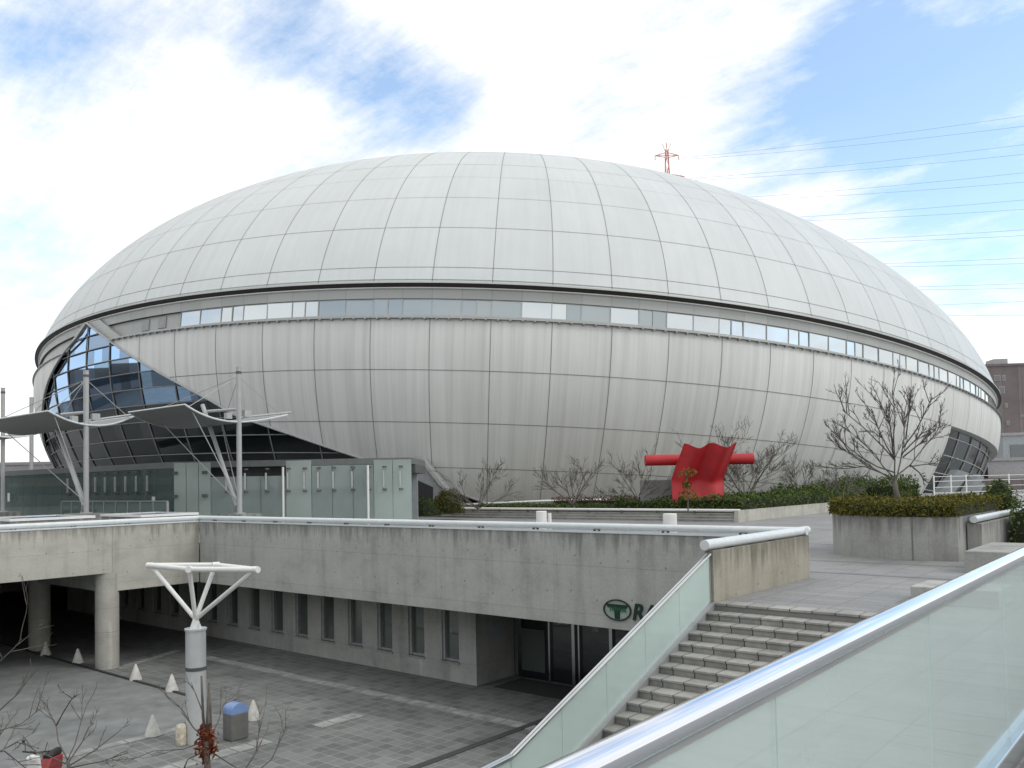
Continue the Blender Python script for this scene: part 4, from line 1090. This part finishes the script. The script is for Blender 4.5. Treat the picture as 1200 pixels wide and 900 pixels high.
bare_tree('bare_tree', 'tallest twigs of a bare tree rising behind the red sculpture sheet', tp_(846, 580, 66, .55), 6.2, .8, 46, .10, .12, 5, 4, minr=.010, upf=.2, lr=.8)
bare_tree('bare_tree', 'slight bare tree between the dense one and the planter tree', tp_(941, 580, 70, .5), 4.1, .9, 47, .08, .12, 6, 4, minr=.010, upf=.2, lr=.8)
bare_tree('bare_tree', 'dark low bare tree partly hidden behind the planter tree left branches', tp_(988, 575, 66, .5), 3.6, 1.2, 48, .08, .12, 6, 4, minr=.010, upf=.2, lr=.8)
# sapling with leaf tufts in front of the sculpture
p = at(806, 590, 53)
sp = thing('sapling', 'small sapling with two green leaf tufts in front of the red sheet', 'tree', (p.x, p.y, .55))
MB().tube([(p.x, p.y, .55), (p.x+.04, p.y, 1.6), (p.x-.05, p.y, 3.2)], [.05, .04, .02], 6).build('trunk', 'bark', sp)
mb = MB(); rng = random.Random(5)
def tuft():
    c, r_, h = rng.choice([((.0, 0, 3.05), .62, .34), ((.05, 0, 1.75), .62, .34), ((-.05, 0, 2.3), .3, .3)])
    while True:
        v = Vector((rng.uniform(-1, 1), rng.uniform(-1, 1), rng.uniform(-1, 1)))
        if v.length < 1: break
    return (p.x+c[0]+v.x*r_, p.y+c[1]+v.y*r_, c[2]+v.z*h)
leaves(mb, tuft, 420, .16, rng); mb.build('crown', 'leaf_olive', sp)
# near trees, tops only in view
def near_tree(lab, d, trunk, stems, twigs, r0, zb=ZL, grp='near bare trees', dsp=.9, rt=.0115, rmin=.0016, more=0, sub_f=(.25, .5)):
    b = at(trunk[-1][0], trunk[-1][1], d)
    t = thing('bare_tree', lab, 'tree', (b.x, b.y, zb), grp)
    rng = random.Random(len(lab)); pts = [at(x, y, d+rng.uniform(-.1, .1)) for x, y in trunk]
    tr = MB(); tr.tube([(b.x, b.y, zb)]+[tuple(p) for p in pts[::-1]], [r0*1.5]+[r0*(1-.35*k/len(pts)) for k in range(len(pts))], 8)
    for st in stems:
        dd = rng.uniform(-.25, .25); q = [at(x, y, d+dd*k/len(st)) for k, (x, y) in enumerate(st)]
        tr.tube([tuple(p) for p in q], [r0*.5*(1-.6*k/len(q)) for k in range(len(q))], 6)
    tr.build('trunk', 'bark', t, smooth=True)
    cr = MB()
    def sub(q, r, lev):
        cr.tube([tuple(p) for p in q], [max(r*(1-.75*k/len(q)), rmin) for k in range(len(q))], 5, cap=False)
        if lev > (3 if more else 2): return
        ln = sum((q[k+1]-q[k]).length for k in range(len(q)-1))
        for k in range(rng.randint(2, 4)+(more if lev == 0 else more//2) if lev < 2 else 1+more//2):
            i = rng.randrange(1, len(q)-1) if len(q) > 2 else 0; p = q[i].lerp(q[i+1], rng.random()); d0 = (q[i+1]-q[i]).normalized()
            s_ = Vector((rng.gauss(0, 1), rng.gauss(0, 1), rng.gauss(0, .8)+.35)).normalized(); nd = (d0*.9+s_*.55).normalized()
            l_ = ln*rng.uniform(*sub_f)*(.75 if more else 1); m_ = [p]
            for _ in range(3): nd = (nd+Vector((rng.gauss(0, .09), rng.gauss(0, .09), rng.gauss(0, .07)+.05))).normalized(); m_.append(m_[-1]+nd*l_/3)
            sub(m_, r*.6, lev+1)
    for tw in twigs:
        dd = rng.uniform(-dsp, dsp); sub([at(x, y, d+dd*k/max(1, len(tw)-1)) for k, (x, y) in enumerate(tw)], rt, 0)
    cr.build('crown', 'twig', t)
    return t
LM = [[(495, 690), (370, 620), (250, 540), (120, 470), (50, 400)], [(495, 690), (440, 655), (300, 600), (150, 615), (20, 605)], [(500, 680), (420, 600), (370, 520), (270, 430), (180, 350)],
      [(500, 560), (420, 470), (300, 350), (150, 225)], [(500, 560), (440, 460), (390, 350), (345, 220)], [(495, 690), (498, 560), (490, 400), (500, 250), (480, 100)], [(510, 680), (540, 540), (560, 400), (560, 250), (500, 150)],
      [(550, 480), (640, 360), (690, 260), (745, 140)], [(510, 660), (600, 590), (700, 460), (770, 380), (800, 310)], [(600, 600), (700, 585), (800, 580)], [(550, 540), (650, 460), (730, 390)], [(600, 590), (660, 640), (690, 690)],
      [(490, 540), (470, 340), (400, 170)], [(570, 420), (590, 260), (605, 100)], [(500, 640), (380, 600), (280, 540), (200, 480), (110, 400)], [(540, 520), (620, 440), (680, 380), (760, 350)]]
pxl = lambda l_: [(960+x/5.625, 440+y/5.625) for x, y in l_]
near_tree('bare tree with a pale trunk rising from the round planter, largest of the row', 30.5, pxl([(497, 690), (505, 760), (519, 815)]), [], [pxl(l_) for l_ in LM], .105, zb=1.3, grp='bare winter trees', dsp=1.7, rt=.029, rmin=.0026, more=5, sub_f=(.28, .5))
nt3 = near_tree('near bare sapling with rust brown leaves in front of the lamp post', 13, [(242, 868), (243, 900), (244, 950)],
    [[(242, 872), (238, 840), (236, 792)], [(243, 870), (243, 840), (245, 800)], [(244, 872), (247, 845), (246, 812)]],
    [[(240, 866), (226, 852), (214, 832), (202, 820)], [(241, 868), (215, 878), (180, 880), (150, 892)], [(245, 868), (256, 845), (262, 825), (270, 818)], [(246, 880), (285, 905), (300, 880), (306, 845)],
     [(300, 905), (318, 890), (330, 865), (336, 850)], [(240, 880), (220, 890), (213, 905)], [(238, 835), (230, 815), (224, 800)]], .058)
mb = MB(); rng = random.Random(8); c_ = at(241, 866, 13)
def rust():
    c = rng.choice([(0, 0, 0), (.05, .02, -.12), (-.04, 0, -.22), (.0, 0, .1), (.06, 0, -.05)]); return (c_.x+c[0]+rng.gauss(0, .06), c_.y+c[1]+rng.gauss(0, .06), c_.z+c[2]+rng.gauss(0, .07))
leaves(mb, rust, 420, .085, rng); mb.build('dry_leaves', 'leaf_rust', nt3)
near_tree('near bare tree whose upswept twigs fan out at the lower left', 12, [(80, 893), (80, 920), (80, 960)], [],
    [[(78, 893), (88, 872), (95, 846), (102, 825)], [(80, 893), (96, 870), (104, 852), (110, 848)], [(80, 898), (110, 880), (128, 866), (142, 855)], [(79, 890), (68, 868), (66, 850), (58, 835)], [(66, 850), (74, 835), (82, 822), (88, 815)],
     [(77, 895), (55, 885), (35, 880)], [(80, 900), (120, 892), (150, 882)]], .03)
near_tree('near bare tree reaching in from the left picture edge', 11, [(-30, 880), (-34, 930), (-36, 990)], [],
    [[(-30, 865), (0, 856), (25, 848), (48, 830)], [(-25, 850), (0, 832), (22, 812), (30, 800)], [(-30, 885), (5, 880), (20, 892), (32, 902)], [(-25, 800), (0, 775), (16, 760), (26, 748)], [(-28, 895), (-5, 868), (8, 850), (14, 842)], [(-28, 900), (0, 880), (20, 870), (30, 872)]], .05)

# ------------------------------------------------------------------ lower plaza things
lp = thing('lamp_post', 'silver column lamp post topped by a white inverted pyramid of tubes', 'lamp post', (-25.2, 14.42, ZL))
m = MB(); m.lathe((-25.2, 14.42, ZL), [(.31, -.02), (.31, 2.25), (.318, 2.26), (.318, 2.36), (.31, 2.37), (.31, 3.5), (.34, 3.51), (.34, 3.57), (.30, 3.58)], 32); m.build('column', 'lampmetal', lp, smooth=True, auto=35)
MB().lathe((-25.2, 14.42, ZL), [(.322, 2.26), (.322, 2.37)], 32).build('dark_collar', 'darkmetal', lp)
hub = MB(); hub.lathe((-25.2, 14.42, ZL+3.55), [(.19, 0), (.09, .28), (.07, .36), (.03, .4)], 16)
for a in range(4): hub.box(-25.2-.2+.13*a, -25.2-.17+.13*a, 14.4, 14.44, ZL+3.56, ZL+3.75)
hub.build('hub', 'white', lp, smooth=True, auto=35)
cs = [at(176.4, 662.2, 27.9), at(221.7, 666.8, 26.35), at(299.2, 667.0, 25.85), at(252.4, 661.7, 27.6)]
for q in cs: q.z = .21
fm = MB()
for k in range(4):
    a, b = cs[k], cs[(k+1) % 4]; fm.tube([tuple(a), tuple(b)], .085, 12)
    dd = (a-Vector((-25.2, 14.42, .21))).normalized(); fm.tube([tuple(a-dd*.1), tuple(a+dd*.12)], .10, 12)
fm.build('top_frame', 'white', lp, smooth=True, auto=40)
for k in range(4):
    MB().tube([(-25.2, 14.42, ZL+3.85), tuple(cs[k].lerp(Vector((-25.2, 14.42, .21)), .04)-Vector((0, 0, .06)))], .07, 12).build('strut', 'white', lp, smooth=True, auto=40)
c1 = MB().lathe((0, 0, 0), [(.25, 0), (.24, .06), (.055, .60), (.03, .655), (.0, .66)], 20).build('cone_bollard', 'cone', None, smooth=True, auto=40)
c1.location = (-44.5, 17.55, ZL); tag(c1, 'white conical bollard at the foot of the shaded back column', 'bollard', 'white conical bollards')
for (x, yy, lab) in ((-41.2, 17.65, 'white conical bollard between the two round columns'), (-35.45, 17.55, 'white conical bollard first to the right of the pale round column'),
                     (-32.3, 17.45, 'white conical bollard on the kerb just left of the lamp post top column'), (-27.05, 13.95, 'white conical bollard nearest, left of the lamp post foot'),
                     (-26.0, 17.0, 'white conical bollard mostly hidden behind the blue topped bin')):
    c = c1.copy(); COL.objects.link(c); c.location = (x, yy, ZL); c['label'] = lab
bn = thing('litter_bin', 'grey metal bin with a rounded blue top behind the lamp post', 'bin', (-24.5, 15.4, ZL))
MB().box(-24.8, -24.3, 15.1, 15.72, ZL, ZL+.82).build('body', 'binmetal', bn, bevel=.02)
arcp = [0]+[(-24.8, 15.41-.31*math.cos(math.pi*k/12), ZL+.823+.32*math.sin(math.pi*k/12)) for k in range(13)]+[0]
MB().extrude(arcp[1:-1], (.5, 0, 0)).build('lid', 'blue', bn, smooth=True, auto=40)
tag(MB().lathe((-25.35, 14.0, ZL), [(.17, 0), (.17, .56), (.13, .62), (.0, .64)], 16).build('short_post', 'stain_post', None, smooth=True, auto=40), 'short stained cream post at the foot of the lamp post', 'post')
# scooter cut by the lower picture edge
q0 = Vector((-24.6, 9.62, ZL)); dr = Vector((.64, -.768, 0)); sd = Vector((.768, .64, 0))
so = thing('motor_scooter', 'small parked scooter with red body and white front shield', 'scooter', tuple(q0))
def SP(a, b, h): v = q0+dr*a+sd*b; return (v.x, v.y, ZL+h)
for a in (-.55, .55):
    MB().tube([SP(a, -.05, .22), SP(a, .05, .22)], .22, 20).build('wheel', 'black', so, smooth=True, auto=40)
MB().extrude([SP(-.75, -.15, .35), SP(-.1, -.15, .3), SP(.0, -.15, .55), SP(-.2, -.15, .78), SP(-.8, -.15, .72)], tuple(sd*.3)).build('body', 'dark_red', so, bevel=.04)
MB().extrude([SP(.25, -.17, .32), SP(.38, -.17, .3), SP(.5, -.17, 1.0), SP(.4, -.17, 1.05)], tuple(sd*.34)).build('front_shield', 'white', so, bevel=.03)
MB().tube([SP(-.8, 0, .80), SP(-.2, 0, .82)], .11, 10).build('seat', 'black', so, smooth=True)
hb = MB(); hb.tube([SP(.4, 0, .9), SP(.36, 0, 1.12)], .03, 8); hb.tube([SP(.3, -.36, 1.12), SP(.36, 0, 1.1), SP(.3, .36, 1.12)], .022, 8); hb.tube([SP(.36, -.25, 1.12), SP(.3, -.3, 1.35)], .01, 6); hb.tube([SP(.36, .25, 1.12), SP(.3, .3, 1.35)], .01, 6)
hb.box(SP(.3, -.34, 1)[0]-.05, SP(.3, -.34, 1)[0]+.05, SP(.3, -.34, 1)[1]-.02, SP(.3, -.34, 1)[1]+.02, ZL+1.32, ZL+1.42)
hb.build('handlebar', 'black', so)
hl_ = SP(.46, 0, 1.0); MB().box(hl_[0]-.09, hl_[0]+.09, hl_[1]-.07, hl_[1]+.07, hl_[2]-.07, hl_[2]+.07).build('headlight', 'paper', so, bevel=.03)

# ------------------------------------------------------------------ far buildings
def block(name, lab, p, w, dpt, h, m, winrows=None, ang=0.):
    t = thing(name, lab, 'building', (p.x, p.y, 0))
    u = lat*math.cos(ang)+dep*math.sin(ang); v = -lat*math.sin(ang)+dep*math.cos(ang)
    P = lambda a, b: (p.x+u.x*a+v.x*b, p.y+u.y*a+v.y*b)
    MB().prism([P(0, 0), P(w, 0), P(w, dpt), P(0, dpt)], -5.3, h).build('walls', m, t)
    MB().prism([P(-.2, -.2), P(w+.2, -.2), P(w+.2, dpt+.2), P(-.2, dpt+.2)], h+.002, h+.5).build('roof', 'apt2' if m != 'apt' else 'apt', t)
    return t, P
p = at(1150, 560, 180); ap, P = block('apartment_building', 'brown tiled apartment tower with small windows behind the dome at right', p, 24, 14, 25.2, 'apt', ang=-.12)
MB().prism([P(4.2, 2), P(7.0, 2), P(7.0, 6), P(4.2, 6)], 25.7, 27.0).build('roof_hut', 'apt2', ap)
for (a0_, a1_, z0_, z1_) in ((3.3, 4.6, 22.1, 23.3), (4.9, 5.5, 22.1, 23.3), (4.2, 5.3, 19.4, 20.9), (5.2, 5.8, 16.4, 17.3), (5.4, 6.0, 12.7, 13.6), (8.2, 10.2, 14.2, 14.8), (8.5, 10.4, 10.6, 11.2), (5.4, 6.2, 8.8, 9.6), (9, 11, 18, 19)):
    p0, p1 = P(a0_, -.03), P(a1_, -.03); n_ = (P(0, -1)[0]-P(0, 0)[0], P(0, -1)[1]-P(0, 0)[1])
    fo = MB().extrude([(p0[0], p0[1], z0_), (p1[0], p1[1], z0_), (p1[0], p1[1], z1_), (p0[0], p0[1], z1_)], (n_[0]*.06, n_[1]*.06, 0)).build('window', 'apt2', ap)
    q0_, q1_ = P(a0_+.12, -.10), P(a1_-.12, -.10)
    MB().extrude([(q0_[0], q0_[1], z0_+.12), (q1_[0], q1_[1], z0_+.12), (q1_[0], q1_[1], z1_-.12), (q0_[0], q0_[1], z1_-.12)], (n_[0]*.02, n_[1]*.02, 0)).build('pane', 'win', fo)
p = at(1177, 560, 150); lo, P = block('low_building', 'low grey building with a pale band in front of the brown tower', p, 16, 8, 9.2, 'pier', ang=-.12)
MB().prism([P(1.2, -.1), P(8, -.1), P(8, -.02), P(1.2, -.02)], 4.6, 7.6).build('window', 'win', lo)
p = at(1158, 560, 135); lo2, P = block('white_shed', 'low white walled shed right of the dome foot', p, 6.2, 5, 4.6, 'apt2', ang=-.1)
MB().prism([P(-2, -.9), P(14, -.9), P(14, -.6), P(-2, -.6)], 0, 1.9).build('front_wall', 'apt', lo2)
p = at(-140, 560, 150); fl, P = block('far_building', 'grey low building under the left wing canopy beyond the dome', p, 31, 9, 7.4, 'apt2', ang=.05)
MB().prism([P(1, -.12), P(30.5, -.12), P(30.5, -.02), P(1, -.02)], 3.4, 5.6).build('window', 'win', fl)
# station buildings behind the viewer, mirrored by the dome glass
for (x0, x1, y0, y1, h, lab, m) in ((-75, -20, -75, -60, 17, 'long dark office block facing the plaza behind the viewer', 'apt'), (-150, -90, -70, -55, 24, 'tall dark apartment block across the road to the left of the plaza', 'apt'),
                                 (-175, -160, -40, 20, 21, 'dark tower block beyond the left deck', 'apt'), (8, 60, -60, -40, 14, 'station building behind the footbridge', 'fascia')):
    t = thing('street_building', lab, 'building', ((x0+x1)/2, (y0+y1)/2, ZL))
    MB().box(x0, x1, y0, y1, ZL, h).build('walls', m, t)
    w_ = MB(); zz_ = 2.
    while zz_ < h-2: w_.box(x0+1, x1-1, y1-.02, y1+.06, zz_, zz_+1.5); w_.box(x1-.02, x1+.06, y0+1, y1-1, zz_, zz_+1.5); zz_ += 3.1
    w_.build('window_bands', 'win', t)

# ------------------------------------------------------------------ pylon and lines
PD = 300.
pb_ = at(787, 400, PD); ptop = at(785, 175, PD).z; pcx, pcy = pb_.x, pb_.y
py_ = thing('power_pylon', 'red and white lattice power pylon peeking over the dome roof', 'pylon', (pcx, pcy, 0))
lg = [MB(), MB()]
def wid(z): return 9*(1-z/ptop)*.8+.9
lv_ = np.linspace(0, ptop, 22); lu, ld = lat, dep
def PC(a, b, z): v = Vector((pcx, pcy, 0))+lu*a+ld*b; return (v.x, v.y, z)
for k in range(21):
    z0_, z1_ = lv_[k], lv_[k+1]; w0, w1 = wid(z0_)/2, wid(z1_)/2; mb = lg[(k//3) % 2]
    for (a, b) in ((1, 1), (1, -1), (-1, -1), (-1, 1)): mb.tube([PC(a*w0, b*w0, z0_), PC(a*w1, b*w1, z1_)], .11, 4)
    for (a, b, c, d) in ((-1, -1, 1, -1), (1, -1, 1, 1), (1, 1, -1, 1), (-1, 1, -1, -1)):
        mb.tube([PC(a*w0, b*w0, z0_), PC(c*w1, d*w1, z1_)], .08, 4); mb.tube([PC(c*w0, d*w0, z0_), PC(a*w1, b*w1, z1_)], .08, 4)
ar = MB(); armz = []
for k in range(8):
    z_ = ptop-2.2-k*7.6; L_ = (4.2, 6.0, 5.0, 6.5, 5.5, 6.5, 5.5, 6.5)[k]; armz.append((z_, L_))
    for s in (-1, 1):
        ar.tube([PC(s*.5, .5, z_+1.2), PC(s*L_, 0, z_)], .13, 4); ar.tube([PC(s*.5, -.5, z_-.9), PC(s*L_, 0, z_)], .13, 4); ar.tube([PC(0, 0, z_), PC(s*L_, 0, z_)], .1, 4)
        ar.tube([PC(s*L_, 0, z_), PC(s*L_, 0, z_-1.6)], .14, 5); ar.tube([PC(s*L_*.6, 0, z_+.8), PC(s*L_*.6, 0, z_-.6)], .08, 4)
for s in (-1, 1): ar.tube([PC(s*.4, 0, ptop-1), PC(s*1.6, 0, ptop+2.2)], .1, 4); ar.tube([PC(0, s*.4, ptop-1), PC(s*.3, s*.6, ptop+2.6)], .1, 4)
lg[0].build('lattice', 'pylon_red', py_); lg[1].build('lattice', 'white', py_); ar.build('cross_arms', 'pylon_red', py_)
ye = [133, 148, 167, 181, 200, 214, 232, 246, 267, 277, 300, 310, 330, 339, 351, 371]
ordn = ['top', 'second', 'third', 'fourth', 'fifth', 'sixth', 'seventh', 'eighth', 'ninth', 'tenth', 'eleventh', 'twelfth', 'thirteenth', 'fourteenth', 'fifteenth', 'lowest']
for k, y1 in enumerate(ye):
    z_, L_ = armz[k//2]; a = Vector(PC(L_*(1 if k % 2 else -1), 0, z_-1.6))
    y1e = y1+(y1-(193+k*12.6))*.42; e_ = at(1380, y1e, 210)
    pts = []
    for f in np.linspace(0, 1, 14):
        q = a.lerp(e_, f); q.z -= 5*f*(1-f)*1.2; pts.append(tuple(q))
    ln_ = MB().tube(pts, .036, 4).build('power_line', 'cable')
    tag(ln_, ('thin overhead power line, %s of the bundle right of the dome' % ordn[k]) if k not in (0, 15) else ('thin overhead power line, %s one of the bundle right of the dome' % ('topmost' if k == 0 else 'lowest')), 'power line', 'overhead power lines right of the dome')

# ------------------------------------------------------------------ world and light
SUN_EL, SUN_AZ = R(42), 0.
sdir = (lat*.80+dep*-.30).normalized()*math.cos(SUN_EL)+up_*math.sin(SUN_EL)
w = bpy.data.worlds.new('World'); sc.world = w; w.use_nodes = True; nt = w.node_tree
bg_ = nt.nodes['Background']; bg_.inputs['Strength'].default_value = .1
sk = N(nt, 'ShaderNodeTexSky', sky_type='NISHITA'); sk.sun_disc = False; sk.sun_elevation = SUN_EL
sk.sun_rotation = math.atan2(sdir.x, sdir.y); sk.air_density = 1.0; sk.dust_density = .6; sk.ozone_density = 1.2
tc = N(nt, 'ShaderNodeTexCoord')
sep = N(nt, 'ShaderNodeSeparateXYZ'); L(nt, tc.outputs['Generated'], sep.inputs[0])
# cloud coordinates: direction projected on a high plane so the clouds foreshorten to the horizon
zc = N(nt, 'ShaderNodeMath', operation='MAXIMUM'); zc.inputs[1].default_value = 0.0; L(nt, sep.outputs[2], zc.inputs[0])
za = N(nt, 'ShaderNodeMath', operation='ADD'); za.inputs[1].default_value = .22; L(nt, zc.outputs[0], za.inputs[0])
dv_ = N(nt, 'ShaderNodeVectorMath', operation='DIVIDE'); L(nt, tc.outputs['Generated'], dv_.inputs[0])
cbn = N(nt, 'ShaderNodeCombineXYZ'); [L(nt, za.outputs[0], cbn.inputs[i]) for i in range(3)]; L(nt, cbn.outputs[0], dv_.inputs[1])
n1 = noise(nt, dv_.outputs[0], 1.5, 9, .6)
mpv = N(nt, 'ShaderNodeMapping'); mpv.inputs['Rotation'].default_value = (0, 0, TH+.5); mpv.inputs['Scale'].default_value = (1.2, 4.5, 1.5); L(nt, dv_.outputs[0], mpv.inputs['Vector'])
n2 = noise(nt, mpv.outputs[0], 1.3, 10, .66)
def gap(x, y, k, amp):
    v = (at(x, y, 100)-Vector((0, 0, EYE))).normalized()
    dt = N(nt, 'ShaderNodeVectorMath', operation='DOT_PRODUCT'); dt.inputs[1].default_value = v; L(nt, tc.outputs['Generated'], dt.inputs[0])
    a = N(nt, 'ShaderNodeMapRange', interpolation_type='SMOOTHSTEP'); a.inputs['From Min'].default_value = math.cos(R(k)); a.inputs['From Max'].default_value = 1; a.inputs['To Max'].default_value = amp
    L(nt, dt.outputs['Value'], a.inputs['Value']); return a.outputs[0]
gaps = [(300, 10, 6, .20), (350, 35, 5, .22), (400, 62, 5, .22), (445, 90, 5, .20), (490, 118, 4.5, .20), (525, 138, 3.5, .15),
        (1150, 5, 9, .14), (1060, 60, 7, .14), (1010, 110, 6, .20), (1180, 110, 6, .08), (1080, 160, 6, .12), (860, 190, 4, .2), (930, 170, 4, .12), (1150, 265, 5, .14), (1180, 330, 4, .12), (1060, 230, 4, .08),
        (10, 0, 6, .30), (90, 20, 5, .14), (20, 345, 7, .22), (-300, 200, 22, .12)]
def gapd(v, k, amp):
    v = v.normalized(); dt = N(nt, 'ShaderNodeVectorMath', operation='DOT_PRODUCT'); dt.inputs[1].default_value = v; L(nt, tc.outputs['Generated'], dt.inputs[0])
    a = N(nt, 'ShaderNodeMapRange', interpolation_type='SMOOTHSTEP'); a.inputs['From Min'].default_value = math.cos(R(k)); a.inputs['From Max'].default_value = math.cos(R(k*.5)); a.inputs['To Max'].default_value = amp
    L(nt, dt.outputs['Value'], a.inputs['Value']); return a.outputs[0]
acc = gapd(dep*.72+lat*.66+up_*.54, 31, .40)
for v_, k_, a_ in ((lat*.9-dep*.35+up_*.25, 20, .22), (-lat*.9-dep*.1+up_*.35, 18, .2), (-dep+up_*.6-lat*.5, 22, .25)):
    ad = N(nt, 'ShaderNodeMath', operation='ADD'); L(nt, acc, ad.inputs[0]); L(nt, gapd(v_, k_, a_), ad.inputs[1]); acc = ad.outputs[0]
for g_ in gaps:
    o_ = gap(*g_)
    if acc is None: acc = o_
    else:
        ad = N(nt, 'ShaderNodeMath', operation='ADD'); L(nt, acc, ad.inputs[0]); L(nt, o_, ad.inputs[1]); acc = ad.outputs[0]
# coverage = .6*n1 + .4*n2 + bias - gaps
m1 = N(nt, 'ShaderNodeMath', operation='MULTIPLY'); m1.inputs[1].default_value = .50; L(nt, n1, m1.inputs[0])
m2 = N(nt, 'ShaderNodeMath', operation='MULTIPLY_ADD'); m2.inputs[1].default_value = .95; L(nt, n2, m2.inputs[0]); L(nt, m1.outputs[0], m2.inputs[2])
n3_ = noise(nt, dv_.outputs[0], 6.5, 8, .7)
m3 = N(nt, 'ShaderNodeMath', operation='MULTIPLY_ADD'); m3.inputs[1].default_value = .8; L(nt, n3_, m3.inputs[0]); L(nt, m2.outputs[0], m3.inputs[2])
m2 = N(nt, 'ShaderNodeMath', operation='ADD'); m2.inputs[1].default_value = -.36; L(nt, m3.outputs[0], m2.inputs[0])
sb2 = N(nt, 'ShaderNodeMath', operation='SUBTRACT'); L(nt, m2.outputs[0], sb2.inputs[0]); L(nt, acc, sb2.inputs[1])
cov = ramp(nt, sb2.outputs[0], [(.16, .10), (.42, .52), (.70, 1.)])
cc = ramp(nt, n2, [(.3, (10.2, 10.4, 10.6)), (.62, (12.5, 12.4, 12.2))])
boost = N(nt, 'ShaderNodeMix', data_type='RGBA', blend_type='MULTIPLY'); boost.inputs[0].default_value = 1; boost.inputs[7].default_value = (2.6, 2.75, 2.7, 1); L(nt, sk.outputs[0], boost.inputs[6])
mx = N(nt, 'ShaderNodeMix', data_type='RGBA'); L(nt, cov, mx.inputs[0]); L(nt, boost.outputs[2], mx.inputs[6]); L(nt, cc, mx.inputs[7])
L(nt, mx.outputs[2], bg_.inputs['Color'])
sl = bpy.data.lights.new('sun', 'SUN'); sl.energy = .9; sl.angle = R(14); sl.color = (1, .965, .91)
so_ = bpy.data.objects.new('sun', sl); COL.objects.link(so_); so_.rotation_euler = sdir.to_track_quat('Z', 'Y').to_euler(); so_.location = (0, 0, 60)

sc.view_settings.view_transform = 'Standard'; sc.view_settings.look = 'None'; sc.view_settings.gamma = 1; sc.view_settings.exposure = 0
sc.view_settings.use_curve_mapping = False
sc.render.engine = 'CYCLES'
sc.cycles.use_denoising = True; sc.cycles.max_bounces = 6; sc.cycles.diffuse_bounces = 3; sc.cycles.transparent_max_bounces = 12; sc.cycles.caustics_reflective = False
